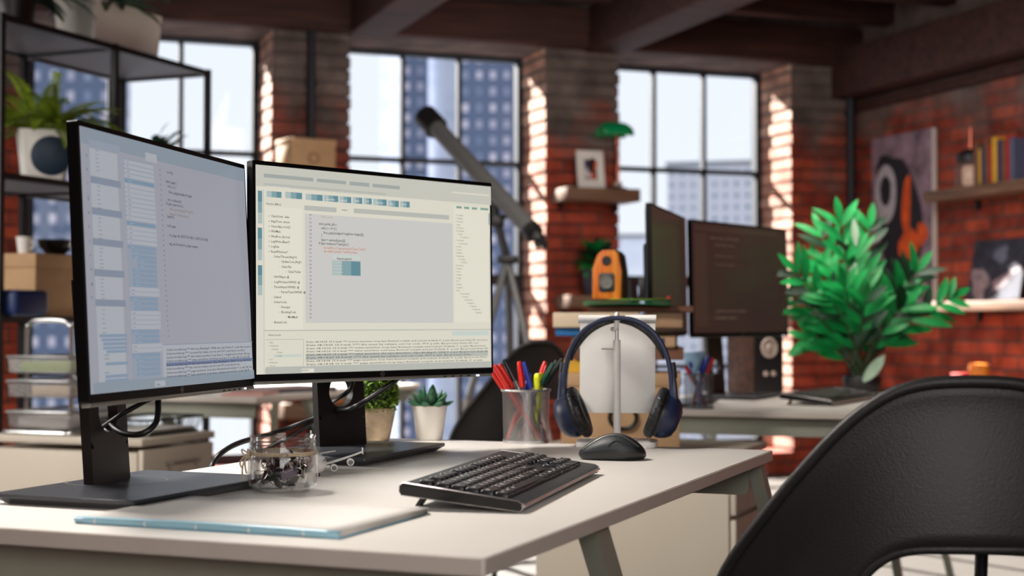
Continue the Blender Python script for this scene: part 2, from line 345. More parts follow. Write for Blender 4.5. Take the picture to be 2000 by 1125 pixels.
building('office_tower', (bx(10, 200)+bx(218, 200))/2, 205, bx(218, 200)-bx(10, 200), 8, 80, F1, 'blue tower with rows of bright windows behind the fern and shelf rack')
building('apartment_block', (bx(1345, 200)+bx(1560, 200))/2, 214, bx(1560, 200)-bx(1345, 200), 16, 22.6, F3, 'low grey apartment block with many small windows in the right window', R_(-16))
building('apartment_block', (bx(1215, 230)+bx(1330, 230))/2, 246, bx(1330, 230)-bx(1215, 230), 12, 14.5, F2, 'pale flat-roofed block left of the grey apartment block outside')
boxes_right = [(-0.0, 0.898, 1.006, 1.0, 1), (0.028, 0.942, 0.218, 0.96, 2), (0.232, 0.942, 0.35, 0.959, 2), (0.364, 0.94, 0.447, 0.959, 2), (0.46, 0.94, 0.578, 0.958, 2), (0.028, 0.904, 0.518, 0.915, 7), (0.816, 0.946, 0.996, 0.954, 0), (0.038, 0.849, 0.094, 0.878, 3), (0.108, 0.85, 0.173, 0.881, 3), (0.187, 0.849, 0.254, 0.879, 3), (0.258, 0.849, 0.317, 0.88, 3), (0.322, 0.849, 0.37, 0.88, 3), (0.376, 0.849, 0.416, 0.881, 3), (0.421, 0.85, 0.456, 0.881, 3), (0.462, 0.849, 0.52, 0.881, 3), (0.525, 0.847, 0.573, 0.88, 3), (0.579, 0.849, 0.621, 0.88, 3), (0.005, 0.719, 0.021, 0.876, 3), (0.004, 0.543, 0.02, 0.699, 3), (0.004, 0.377, 0.02, 0.52, 3), (0.026, 0.004, 0.025, 0.886, 6), (0.031, 0.206, 0.173, 0.804, 8), (0.181, 0.797, 0.309, 0.821, 7), (0.38, 0.8, 0.801, 0.824, 7), (0.183, 0.245, 0.817, 0.781, 4), (0.823, 0.248, 0.996, 0.879, 8), (0.835, 0.865, 0.861, 0.877, 9), (0.872, 0.865, 0.897, 0.877, 9), (0.909, 0.865, 0.935, 0.877, 9), (0.951, 0.866, 0.99, 0.878, 9), (0.991, 0.787, 0.996, 0.851, 6), (0.993, 0.27, 0.994, 0.72, 6), (0.289, 0.567, 0.406, 0.584, 5), (0.289, 0.483, 0.406, 0.556, 3), (0.295, 0.546, 0.332, 0.548, 5), (0.295, 0.529, 0.332, 0.531, 5), (0.295, 0.513, 0.332, 0.515, 5), (0.295, 0.496, 0.332, 0.499, 5), (0.027, 0.206, 0.997, 0.211, 7), (0.81, 0.176, 0.987, 0.201, 5), (0.029, 0.164, 0.174, 0.167, 7), (0.173, 0.026, 0.175, 0.166, 7), (0.03, 0.0, 0.994, 0.034, 7), (0.061, 0.079, 0.168, 0.093, 5), (0.182, 0.063, 0.982, 0.093, 7), (0.028, 0.001, 0.276, 0.026, 7), (0.166, 0.003, 0.215, 0.021, 8)]
texts_right = [(0.035, 0.812, 0.0098, 'Function (Effect)', 0, 0), (0.327, 0.808, 0.0082, 'Untitled 1', 0, 0), (0.052, 0.753, 0.0118, 'ClassSolver .data', 0, 0), (0.043, 0.753, 0.0098, '>', 0, 0), (0.052, 0.728, 0.0118, 'ArgsTruct .struct', 0, 0), (0.043, 0.728, 0.0098, '>', 0, 0), (0.052, 0.704, 0.0118, 'Open.App.const{}', 0, 0), (0.043, 0.704, 0.0098, '>', 0, 0), (0.052, 0.68, 0.0118, 'WinMain', 0, 0), (0.043, 0.68, 0.0098, '>', 0, 0), (0.052, 0.655, 0.0118, 'WndProc.(InOut)', 0, 0), (0.043, 0.656, 0.0098, '>', 0, 0), (0.052, 0.631, 0.0118, 'LogWrite.(Base*)', 0, 0), (0.043, 0.631, 0.0098, '>', 0, 0), (0.052, 0.607, 0.0118, 'LogSize', 0, 0), (0.043, 0.607, 0.0098, '>', 0, 0), (0.052, 0.582, 0.0118, 'ReadWindows*', 0, 0), (0.043, 0.583, 0.0098, '>', 0, 0), (0.063, 0.559, 0.0118, 'SolverThread.(Arg*e)', 0, 0), (0.054, 0.559, 0.0098, '-', 0, 0), (0.09, 0.536, 0.0119, 'UpdateCost.(Arg*)', 0, 0), (0.081, 0.536, 0.0099, '-', 0, 0), (0.09, 0.511, 0.0119, 'Clear.File', 0, 0), (0.081, 0.512, 0.0099, '-', 0, 0), (0.115, 0.488, 0.0119, 'Clear.Folder', 0, 0), (0.105, 0.489, 0.0099, '-', 0, 0), (0.063, 0.462, 0.0118, 'InfoHAppe @', 0, 0), (0.054, 0.462, 0.0098, '-', 0, 0), (0.063, 0.437, 0.0118, 'LogWindow.HWND @', 0, 0), (0.053, 0.438, 0.0098, '-', 0, 0), (0.063, 0.413, 0.0118, 'ParentInput.HWND @', 0, 0), (0.053, 0.414, 0.0098, '-', 0, 0), (0.089, 0.389, 0.0119, 'ParentText.HWND @', 0, 0), (0.08, 0.39, 0.0099, '-', 0, 0), (0.062, 0.364, 0.0118, 'Linked', 0, 0), (0.053, 0.365, 0.0098, '-', 0, 0), (0.062, 0.34, 0.0118, 'SolverCode', 0, 0), (0.053, 0.341, 0.0098, '-', 0, 0), (0.089, 0.316, 0.0119, 'Decrypt', 0, 0), (0.08, 0.317, 0.0099, '-', 0, 0), (0.089, 0.292, 0.0118, 'BlockingCode', 0, 0), (0.08, 0.293, 0.0099, '-', 0, 0), (0.114, 0.268, 0.0119, 'MiniMask', 0, 0), (0.104, 0.269, 0.0099, '-', 0, 0), (0.062, 0.243, 0.0118, 'BinaryCode', 0, 0), (0.053, 0.244, 0.0098, '-', 0, 0), (0.2, 0.772, 0.0091, '50', 0, 0), (0.2, 0.753, 0.0091, '51', 0, 0), (0.2, 0.735, 0.0091, '52', 0, 0), (0.2, 0.716, 0.0091, '53', 0, 0), (0.2, 0.697, 0.0091, '54', 0, 0), (0.2, 0.678, 0.0091, '55', 0, 0), (0.2, 0.66, 0.0091, '56', 0, 0), (0.2, 0.641, 0.0091, '57', 0, 0), (0.2, 0.622, 0.0091, '58', 0, 0), (0.199, 0.603, 0.0091, '59', 0, 0), (0.199, 0.585, 0.0091, '60', 0, 0), (0.199, 0.566, 0.0091, '61', 0, 0), (0.199, 0.547, 0.0091, '62', 0, 0), (0.199, 0.528, 0.0091, '63', 0, 0), (0.199, 0.51, 0.0091, '64', 0, 0), (0.199, 0.491, 0.0091, '65', 0, 0), (0.199, 0.472, 0.0091, '66', 0, 0), (0.199, 0.454, 0.0091, '67', 0, 0), (0.199, 0.435, 0.0091, '68', 0, 0), (0.199, 0.416, 0.0091, '69', 0, 0), (0.199, 0.397, 0.0091, '70', 0, 0), (0.198, 0.379, 0.0091, '71', 0, 0), (0.198, 0.36, 0.0091, '72', 0, 0), (0.198, 0.341, 0.0091, '73', 0, 0), (0.198, 0.323, 0.009, '74', 0, 0), (0.198, 0.304, 0.009, '75', 0, 0), (0.198, 0.285, 0.009, '76', 0, 0), (0.198, 0.266, 0.009, '77', 0, 0), (0.245, 0.765, 0.0132, 'Valid code;', 2, 0.047), (0.236, 0.73, 0.0132, 'undo partial_alloc:', 0, 0.072), (0.246, 0.709, 0.0132, 'while (-- i >= 0) {', 0, 0.062), (0.255, 0.687, 0.0132, 'free_page((unsigned long)bdev->pages[i]);', 0, 0.165), (0.246, 0.673, 0.0132, '}', 0, 0), (0.246, 0.651, 0.0132, 'layer = selectedLayers[i];', 0, 0.097), (0.236, 0.633, 0.0132, 'if (layer instanceof TextLayer) {', 0, 0.121), (0.255, 0.612, 0.0132, 'var textProp = layer.property("Source Text");', 1, 0.171), (0.255, 0.595, 0.0132, 'var textDocument = textProp.value;', 1, 0.137), (0.308, 0.561, 0.0133, 'Datasource.apply.add', 0, 0.059), (0.83, 0.824, 0.0078, '<> Constants', 3, 0), (0.83, 0.807, 0.0078, '<> Variables', 3, 0), (0.83, 0.79, 0.0078, '<> Functions', 3, 0), (0.83, 0.773, 0.0078, '<> page', 3, 0), (0.83, 0.756, 0.0078, '<> Resources', 3, 0), (0.83, 0.739, 0.0078, '<> Documents', 3, 0), (0.839, 0.722, 0.0078, '<> page', 3, 0), (0.851, 0.706, 0.0078, '<> constructor', 3, 0), (0.829, 0.688, 0.0078, '<> documents', 3, 0), (0.839, 0.671, 0.0078, '<> componentes', 3, 0), (0.829, 0.654, 0.0078, '<> solver', 3, 0), (0.829, 0.637, 0.0078, '<> source', 3, 0), (0.829, 0.62, 0.0078, '<> window', 3, 0), (0.829, 0.603, 0.0078, '<> system.org', 3, 0), (0.843, 0.586, 0.0078, '<> element', 3, 0), (0.853, 0.57, 0.0078, '<> options', 3, 0), (0.828, 0.552, 0.0078, '<> resources', 3, 0), (0.828, 0.535, 0.0078, '<> buttons', 3, 0), (0.828, 0.518, 0.0078, '<> docs', 3, 0), (0.828, 0.501, 0.0078, '<> interior', 3, 0), (0.828, 0.484, 0.0078, '<> assign', 3, 0), (0.828, 0.467, 0.0078, '<> file', 3, 0), (0.828, 0.45, 0.0078, '<> system', 3, 0), (0.828, 0.433, 0.0078, '<> segment', 3, 0), (0.827, 0.416, 0.0078, '<> log', 3, 0), (0.847, 0.399, 0.0078, '<> document.txt', 3, 0), (0.857, 0.383, 0.0078, '<> base.txt', 3, 0), (0.868, 0.366, 0.0078, '<> interior.txt', 3, 0), (0.881, 0.349, 0.0078, '<> assign.txt', 3, 0), (0.894, 0.332, 0.0078, '<> value.txt', 3, 0), (0.905, 0.315, 0.0078, '<> segment.txt', 3, 0), (0.92, 0.298, 0.0079, '<> page.txt', 3, 0), (0.04, 0.183, 0.0088, 'Virtual Console', 0, 0), (0.042, 0.148, 0.0069, '> Basic', 3, 0), (0.042, 0.132, 0.0069, '> Components', 3, 0), (0.05, 0.116, 0.0069, '> Constant', 3, 0), (0.07, 0.1, 0.0069, '> Column', 3, 0), (0.07, 0.084, 0.0069, '> Loader', 3, 0), (0.042, 0.068, 0.0068, '> Log', 3, 0), (0.042, 0.052, 0.0068, '> Modules.txt', 3, 0), (0.042, 0.036, 0.0068, '> Process', 3, 0), (0.185, 0.148, 0.008, 'Date 08:14:25 15.0.web *** Source assertion: loop base Revised compile and void ptr Default. F. q exit. By process Date ID resource', 0, 0.794), (0.185, 0.132, 0.008, 'Date 08:14:25 15.0.web **** the event by release, not ret code. M F q exit. By process Date ID res', 0, 0.749), (0.185, 0.116, 0.008, 'Date 08:14:26 15.0.web *** index assertion: loop base Revised compile and void ptr Default. F. q exit. By process', 0, 0.784), (0.185, 0.101, 0.008, 'Date 08:14:26 15.0.web *** value assertion: void base Revised compile and ptr Default. F. q exit. By process Date ID', 0, 0.797), (0.185, 0.085, 0.008, 'Date 08:14:27 15.0.web *** value assertion: the save Assertion. Type Binding D. With P. a q y. By process. Date ID', 0, 0.797), (0.185, 0.07, 0.008, 'Date 08:14:27 15.0.web **** the event by release, not ret code. M F q exit. By process Date', 0, 0.714), (0.185, 0.054, 0.008, 'Date 08:14:28 15.0.web *** page assertion: loop base Revised compile and void ptr Default. F. q exit. By process Date', 0, 0.791), (0.185, 0.038, 0.008, 'Date 08:14:28 15.0.web *** page assertion: loop base Revised compile and void ptr Default. F. q exit', 0, 0.768), (0.166, 0.011, 0.007, 'App/System', 0, 0), (0.039, 0.897, 0.0069, 'File   Compute   Group   Window', 4, 0), (0.266, 0.855, 0.0092, 'LOADING', 4, 0), (0.327, 0.854, 0.0093, 'AUDIT', 4, 0), (0.383, 0.857, 0.0094, 'VIEW', 4, 0), (0.427, 0.859, 0.0094, 'TOP', 4, 0), (0.471, 0.857, 0.0095, 'SCROLLS', 4, 0), (0.534, 0.856, 0.0096, 'FILL', 4, 0), (0.586, 0.858, 0.0097, 'RUN', 4, 0)]
boxes_left = [(0.0, 0.937, 0.995, 1.0, 1), (0.037, 0.928, 0.196, 0.958, 2), (0.336, 0.926, 0.403, 0.962, 8), (0.039, 0.022, 0.179, 0.925, 8), (0.21, 0.042, 0.372, 0.92, 2), (0.037, 0.793, 0.192, 0.82, 7), (0.037, 0.674, 0.192, 0.701, 7), (0.035, 0.558, 0.191, 0.585, 7), (0.035, 0.441, 0.19, 0.468, 7), (0.035, 0.328, 0.191, 0.354, 7), (0.049, 0.21, 0.189, 0.222, 9), (0.058, 0.195, 0.188, 0.206, 9), (0.065, 0.179, 0.187, 0.191, 9), (0.064, 0.164, 0.186, 0.175, 9), (0.079, 0.15, 0.186, 0.161, 9), (0.073, 0.103, 0.19, 0.115, 9), (0.068, 0.055, 0.187, 0.067, 9), (0.067, 0.04, 0.186, 0.051, 9), (0.082, 0.023, 0.185, 0.035, 9), (0.213, 0.897, 0.379, 0.912, 8), (0.213, 0.879, 0.379, 0.893, 8), (0.213, 0.86, 0.379, 0.874, 8), (0.212, 0.841, 0.379, 0.856, 8), (0.212, 0.822, 0.376, 0.836, 3), (0.212, 0.803, 0.379, 0.818, 8), (0.212, 0.784, 0.379, 0.799, 8), (0.212, 0.766, 0.379, 0.781, 8), (0.212, 0.747, 0.379, 0.762, 8), (0.212, 0.728, 0.379, 0.743, 8), (0.212, 0.709, 0.379, 0.724, 8), (0.212, 0.691, 0.379, 0.706, 8), (0.212, 0.672, 0.379, 0.687, 8), (0.212, 0.653, 0.373, 0.667, 3), (0.212, 0.634, 0.378, 0.649, 8), (0.212, 0.615, 0.378, 0.631, 8), (0.211, 0.597, 0.378, 0.612, 8), (0.211, 0.578, 0.378, 0.593, 8), (0.211, 0.559, 0.371, 0.573, 9), (0.231, 0.542, 0.371, 0.556, 9), (0.231, 0.523, 0.371, 0.537, 9), (0.259, 0.505, 0.37, 0.52, 9), (0.259, 0.486, 0.37, 0.501, 9), (0.23, 0.466, 0.37, 0.481, 9), (0.23, 0.447, 0.369, 0.462, 9), (0.23, 0.428, 0.369, 0.443, 9), (0.23, 0.41, 0.369, 0.424, 9), (0.211, 0.39, 0.378, 0.406, 8), (0.211, 0.372, 0.378, 0.387, 8), (0.21, 0.353, 0.368, 0.367, 9), (0.23, 0.334, 0.367, 0.349, 9), (0.23, 0.315, 0.367, 0.33, 9), (0.21, 0.297, 0.378, 0.312, 8), (0.21, 0.278, 0.378, 0.294, 8), (0.21, 0.259, 0.377, 0.275, 8), (0.21, 0.24, 0.377, 0.256, 8), (0.21, 0.222, 0.365, 0.236, 9), (0.229, 0.203, 0.365, 0.218, 9), (0.229, 0.184, 0.364, 0.199, 9), (0.21, 0.165, 0.377, 0.181, 8), (0.21, 0.147, 0.377, 0.163, 8), (0.209, 0.128, 0.363, 0.143, 9), (0.229, 0.109, 0.363, 0.124, 9), (0.229, 0.09, 0.363, 0.105, 9), (0.229, 0.071, 0.362, 0.086, 9), (0.229, 0.052, 0.362, 0.067, 9), (0.379, 0.023, 0.988, 0.173, 8), (0.387, 0.173, 0.999, 0.176, 7), (0.397, 0.085, 0.99, 0.1, 10), (0.002, 0.002, 1.004, 0.042, 1), (0.325, 0.006, 0.386, 0.029, 8), (0.389, 0.187, 0.389, 0.944, 7)]
texts_left = [(0.06, 0.918, 0.0049, 'resolution', 3, 0), (0.06, 0.903, 0.0049, 'compute', 3, 0), (0.06, 0.887, 0.0049, 'window', 3, 0), (0.06, 0.872, 0.0049, 'parameter', 3, 0), (0.06, 0.856, 0.0049, 'conversion', 3, 0), (0.06, 0.841, 0.0049, 'object.item', 3, 0), (0.06, 0.781, 0.0049, 'resolution', 3, 0), (0.06, 0.764, 0.0049, 'compute', 3, 0), (0.06, 0.748, 0.0049, 'window', 3, 0), (0.06, 0.731, 0.0049, 'parameter', 3, 0), (0.06, 0.715, 0.0049, 'conversion', 3, 0), (0.06, 0.698, 0.0049, 'object.item', 3, 0), (0.059, 0.66, 0.0049, 'resolution', 3, 0), (0.059, 0.645, 0.0049, 'compute', 3, 0), (0.059, 0.629, 0.0049, 'window', 3, 0), (0.059, 0.614, 0.0049, 'parameter', 3, 0), (0.059, 0.598, 0.0049, 'conversion', 3, 0), (0.059, 0.583, 0.0049, 'object.item', 3, 0), (0.059, 0.545, 0.0049, 'resolution', 3, 0), (0.059, 0.531, 0.0049, 'compute', 3, 0), (0.059, 0.516, 0.0049, 'window', 3, 0), (0.059, 0.502, 0.0049, 'parameter', 3, 0), (0.059, 0.487, 0.0049, 'conversion', 3, 0), (0.059, 0.472, 0.0049, 'object.item', 3, 0), (0.058, 0.429, 0.0048, 'resolution', 3, 0), (0.058, 0.414, 0.0048, 'compute', 3, 0), (0.058, 0.4, 0.0048, 'window', 3, 0), (0.058, 0.385, 0.0048, 'parameter', 3, 0), (0.058, 0.371, 0.0048, 'conversion', 3, 0), (0.058, 0.356, 0.0048, 'object.item', 3, 0), (0.058, 0.313, 0.0048, 'resolution', 3, 0), (0.058, 0.296, 0.0048, 'compute', 3, 0), (0.058, 0.278, 0.0048, 'window', 3, 0), (0.058, 0.261, 0.0048, 'parameter', 3, 0), (0.058, 0.243, 0.0048, 'conversion', 3, 0), (0.058, 0.226, 0.0048, 'object.item', 3, 0), (0.062, 0.141, 0.0058, 'variable.(int)', 3, 0), (0.061, 0.127, 0.0058, 'variable.(int)', 3, 0), (0.058, 0.074, 0.0058, 'variable.(int)', 3, 0), (0.221, 0.902, 0.0051, 'Solver', 3, 0), (0.368, 0.926, 0.0053, 'v', 0, 0), (0.22, 0.883, 0.0051, 'Renew', 3, 0), (0.368, 0.906, 0.0053, 'v', 0, 0), (0.22, 0.864, 0.0051, 'Property', 3, 0), (0.367, 0.887, 0.0053, 'v', 0, 0), (0.22, 0.845, 0.0051, 'Keywords', 3, 0), (0.367, 0.867, 0.0053, 'v', 0, 0), (0.226, 0.827, 0.0051, 'tag.resource', 4, 0), (0.22, 0.808, 0.0051, 'Loader', 3, 0), (0.367, 0.828, 0.0053, 'v', 0, 0), (0.22, 0.789, 0.0051, 'Solver', 3, 0), (0.367, 0.808, 0.0053, 'v', 0, 0), (0.22, 0.77, 0.0051, 'Renew', 3, 0), (0.367, 0.789, 0.0053, 'v', 0, 0), (0.22, 0.751, 0.0051, 'Property', 3, 0), (0.367, 0.769, 0.0053, 'v', 0, 0), (0.22, 0.732, 0.0051, 'Keywords', 3, 0), (0.367, 0.75, 0.0053, 'v', 0, 0), (0.22, 0.714, 0.0051, 'Modules', 3, 0), (0.367, 0.73, 0.0053, 'v', 0, 0), (0.22, 0.695, 0.0051, 'Loader', 3, 0), (0.367, 0.711, 0.0053, 'v', 0, 0), (0.22, 0.676, 0.0051, 'Solver', 3, 0), (0.366, 0.691, 0.0053, 'v', 0, 0), (0.225, 0.658, 0.0051, 'tag.resource', 4, 0), (0.219, 0.638, 0.0051, 'Property', 3, 0), (0.366, 0.652, 0.0053, 'v', 0, 0), (0.219, 0.62, 0.0051, 'Keywords', 3, 0), (0.366, 0.633, 0.0053, 'v', 0, 0), (0.219, 0.601, 0.0051, 'Modules', 3, 0), (0.366, 0.613, 0.0053, 'v', 0, 0), (0.219, 0.582, 0.0051, 'Loader', 3, 0), (0.366, 0.594, 0.0053, 'v', 0, 0), (0.225, 0.564, 0.0051, 'tag.resource', 4, 0), (0.244, 0.546, 0.0051, 'tag.resource', 4, 0), (0.244, 0.527, 0.0051, 'tag.resource', 4, 0), (0.272, 0.51, 0.0051, 'tag.resource', 4, 0), (0.272, 0.491, 0.0051, 'tag.resource', 4, 0), (0.244, 0.471, 0.0051, 'tag.resource', 4, 0), (0.244, 0.452, 0.0051, 'tag.resource', 4, 0), (0.244, 0.433, 0.0051, 'tag.resource', 4, 0), (0.244, 0.414, 0.0051, 'tag.resource', 4, 0), (0.218, 0.394, 0.005, 'Keywords', 3, 0), (0.365, 0.399, 0.0052, 'v', 0, 0), (0.218, 0.376, 0.005, 'Modules', 3, 0), (0.365, 0.38, 0.0052, 'v', 0, 0), (0.224, 0.357, 0.0051, 'tag.resource', 4, 0), (0.243, 0.339, 0.0051, 'tag.resource', 4, 0), (0.243, 0.32, 0.0051, 'tag.resource', 4, 0), (0.218, 0.301, 0.005, 'Property', 3, 0), (0.365, 0.302, 0.0052, 'v', 0, 0), (0.218, 0.282, 0.005, 'Keywords', 3, 0), (0.365, 0.283, 0.0052, 'v', 0, 0), (0.218, 0.263, 0.005, 'Modules', 3, 0), (0.364, 0.263, 0.0052, 'v', 0, 0), (0.218, 0.245, 0.005, 'Loader', 3, 0), (0.364, 0.244, 0.0052, 'v', 0, 0), (0.223, 0.226, 0.005, 'tag.resource', 4, 0), (0.243, 0.207, 0.0051, 'tag.resource', 4, 0), (0.243, 0.188, 0.0051, 'tag.resource', 4, 0), (0.217, 0.17, 0.005, 'Keywords', 3, 0), (0.364, 0.166, 0.0052, 'v', 0, 0), (0.217, 0.151, 0.005, 'Modules', 3, 0), (0.364, 0.147, 0.0052, 'v', 0, 0), (0.223, 0.132, 0.005, 'tag.resource', 4, 0), (0.242, 0.113, 0.0051, 'tag.resource', 4, 0), (0.242, 0.094, 0.005, 'tag.resource', 4, 0), (0.242, 0.075, 0.005, 'tag.resource', 4, 0), (0.242, 0.056, 0.005, 'tag.resource', 4, 0), (0.406, 0.896, 0.0086, '29', 3, 0), (0.406, 0.875, 0.0086, '30', 3, 0), (0.407, 0.855, 0.0086, '31', 3, 0), (0.407, 0.834, 0.0085, '32', 3, 0), (0.407, 0.813, 0.0085, '33', 3, 0), (0.407, 0.792, 0.0085, '34', 3, 0), (0.407, 0.771, 0.0085, '35', 3, 0), (0.408, 0.75, 0.0085, '36', 3, 0), (0.408, 0.729, 0.0085, '37', 3, 0), (0.408, 0.708, 0.0085, '38', 3, 0), (0.408, 0.687, 0.0085, '39', 3, 0), (0.409, 0.666, 0.0085, '40', 3, 0), (0.409, 0.645, 0.0085, '41', 3, 0), (0.409, 0.624, 0.0085, '42', 3, 0), (0.409, 0.603, 0.0085, '43', 3, 0), (0.409, 0.582, 0.0085, '44', 3, 0), (0.41, 0.561, 0.0085, '45', 3, 0), (0.41, 0.541, 0.0085, '46', 3, 0), (0.41, 0.52, 0.0085, '47', 3, 0), (0.41, 0.499, 0.0085, '48', 3, 0), (0.41, 0.478, 0.0085, '49', 3, 0), (0.411, 0.457, 0.0085, '50', 3, 0), (0.411, 0.436, 0.0085, '51', 3, 0), (0.411, 0.415, 0.0085, '52', 3, 0), (0.411, 0.394, 0.0085, '53', 3, 0), (0.411, 0.373, 0.0085, '54', 3, 0), (0.412, 0.352, 0.0085, '55', 3, 0), (0.412, 0.331, 0.0085, '56', 3, 0), (0.412, 0.31, 0.0085, '57', 3, 0), (0.412, 0.289, 0.0085, '58', 3, 0), (0.412, 0.268, 0.0085, '59', 3, 0), (0.413, 0.248, 0.0085, '60', 3, 0), (0.413, 0.227, 0.0085, '61', 3, 0), (0.413, 0.206, 0.0084, '62', 3, 0), (0.45, 0.893, 0.0119, 'void();', 3, 0.041), (0.442, 0.853, 0.0119, 'start_page {', 0, 0.066), (0.451, 0.834, 0.0119, 'while (--i) {', 3, 0.052), (0.458, 0.81, 0.0119, 'free_page(unsigned page)', 0, 0.146), (0.449, 0.777, 0.0119, 'int - redeem();', 0, 0.086), (0.439, 0.759, 0.0118, 'if (sub_text here) {', 0, 0.106), (0.459, 0.739, 0.0119, 'info property("Text");', 1, 0.151), (0.458, 0.718, 0.0119, 'layer selector', 1, 0.121), (0.442, 0.706, 0.0118, '}aqvo();', 0, 0.042), (0.439, 0.667, 0.0118, 'void_page -', 0, 0.06), (0.449, 0.628, 0.0118, 'ru_page ab: EXITS ID RES: { EXITS ID RES', 0, 0.251), (0.447, 0.592, 0.0118, 'ag_undoload-ru_page aquae', 0, 0.182), (0.402, 0.149, 0.0095, 'Solver.module.log *** the loop Binding D. With any q by Folder F. q exit. By resource', 0, 0.579), (0.401, 0.133, 0.0095, 'Solver.module.log **** one event by release, not ret code. M F q exit. By process Date', 0, 0.529), (0.4, 0.117, 0.0095, 'Solver.module.log *** the index assertion: loop base F. compile and void ptr. By log', 0, 0.568), (0.399, 0.102, 0.0095, 'Solver.module.log *** value assertion: void base and ptr. F. q exit. By process ID', 0, 0.568), (0.398, 0.086, 0.0094, 'Solver.module.log *** the save Assertion. Type Binding D. With P. a q y. By Date', 0, 0.577), (0.397, 0.07, 0.0094, 'Solver.module.log **** the event by release, not ret code. M F q exit. By process', 0, 0.49), (0.396, 0.054, 0.0094, 'Solver.module.log *** page assertion: loop base Revised and void ptr. F. q exit. By log', 0, 0.582), (0.395, 0.039, 0.0094, 'Solver.module.log *** base assertion: loop base compile and void ptr. q exit. By ID', 0, 0.566), (0.335, 0.012, 0.0062, 'App/Page', 0, 0), (0.013, 0.887, 0.0116, 'D', 3, 0), (0.012, 0.834, 0.0116, 'B', 3, 0), (0.012, 0.78, 0.0116, '*', 3, 0), (0.012, 0.727, 0.0116, '[]', 3, 0), (0.012, 0.673, 0.0116, '#', 3, 0), (0.011, 0.619, 0.0115, '4', 3, 0), (0.011, 0.566, 0.0115, 'o', 3, 0), (0.011, 0.512, 0.0115, '=', 3, 0), (0.011, 0.459, 0.0115, 'H', 3, 0), (0.01, 0.405, 0.0115, '@', 3, 0), (0.01, 0.352, 0.0115, 'T', 3, 0)]
# ---------------------------------------------------------------- desks
def make_desk(name, label, origin, top, W=.75):
    t = thing(name, label, 'desk', origin, DY)          # local: x across (0 at right edge, -.75 left), y along 0..1.304
    L, th = 1.304, .019
    g = G(); g.box((-W/2, L/2, top-th/2), (W, L, th), 0, bev=.0012); tp = g.build('tabletop', M['desk'], t)
    g = G(); g.box((.0006, L/2, top-th/2), (.0012, L-.004, th-.003)); g.box((-W/2, -.0006, top-th/2), (W-.004, .0012, th-.003)); g.build('edge_band', M['deskedge'], tp)
    for y in (.045, L-.05):
        g = G(); g.prism([(x-W/2, z) for x, z in rrect(W-.06, .056, .012)], -.003, .003, X=T3((0, y, top-th-.028)) @ RX(PI/2)); g.box((-W/2, y+.015, top-th-.008), (W-.06, .03, .012)); g.build('cross_rail', M['frame'], t)
    g = G(); g.box((-W+.09, L/2, top-th-.04), (.02, L-.2, .06), bev=.003); g.build('long_rail', M['frame'], t)
    for x, sx in ((-.024, 1), (-W+.024, -1)):
        for y0, y1 in ((.39, .90), (L-.03, L+.12)):
            a, b = Vector((x, y0, top-th)), Vector((x+sx*(.03 if y0 < 1 else .14), y1, 0)); hw = .026 if y0 < 1 else .016
            g = G()
            ring = lambda p, z: [g._v((p.x+dx, p.y+dy, z), None) for dx, dy in ((-.012, -hw), (.012, -hw), (.012, hw), (-.012, hw))]
            g.loft([ring(a, top-th), ring(b, 0)]); g.build('leg', M['frame'], t)
    return t
make_desk('office_desk', 'white desk in front carrying the two lit monitors and the keyboard', DC, TOP)
BT = .707
BD = Vector((.289, 4.554, 0)) + A1*.75
make_desk('office_desk', 'white desk at the back carrying the two dark monitors', BD, BT)
LD = Vector((-.877, 5.15, 0))
make_desk('office_desk', 'white desk behind the monitors, in front of the left windows', LD, BT, .70)
def bd(u, v, z=BT): return BD - A1*u + A2*v + Vector((0, 0, z))
def ld(u, v, z=BT): return LD - A1*u + A2*v + Vector((0, 0, z))
# ---------------------------------------------------------------- drawer pedestals
def make_pedestal(label, near_right):
    H, W, D = .62, .38, .57                              # drawers on the +x face
    t = thing('drawer_pedestal', label, 'drawer unit', near_right, DY)
    g = G(); g.box((-D/2-.009, W/2, H/2-.012), (D-.018, W, H-.06), bev=.002); g.build('carcass', M['cab'], t)
    g = G(); g.box((-D/2, W/2, H-.011), (D+.004, W+.006, .022), bev=.002); g.build('top_board', M['cab'], t)
    for z0, h in ((.055, .22), (.28, .16), (.445, .145)):
        g = G(); g.box((-.007, W/2, z0+h/2), (.016, W-.008, h-.008), bev=.002); d = g.build('drawer', M['cab'], t)
        g = G(); zc = z0+h-.05; g.tube([(.002, W/2-.07, zc), (.026, W/2-.07, zc), (.026, W/2+.07, zc), (.002, W/2+.07, zc)], .005); g.build('handle', M['silver'], d)
        if h > .2:
            continue
        g = G(); g.cyl((.0, W/2, zc-.03), (.006, W/2, zc-.03), .008, n=12); g.build('lock', M['silver'], d)
    for x in (-.05, -D+.05):
        for y in (.05, W-.05):
            g = G(); g.cyl((x, y-.01, .02), (x, y+.01, .02), .02, n=14); g.box((x, y, .043), (.03, .03, .006)); g.build('caster', M['black'], t)
    return t
P1 = Vector((.737, 4.369, 0)) - A2*.38
make_pedestal('cream drawer pedestal under the back desk carrying the carton and books', P1)
P2 = Vector((-1.091, 4.44, 0))
make_pedestal('cream drawer pedestal at left carrying the silver letter trays', P2)
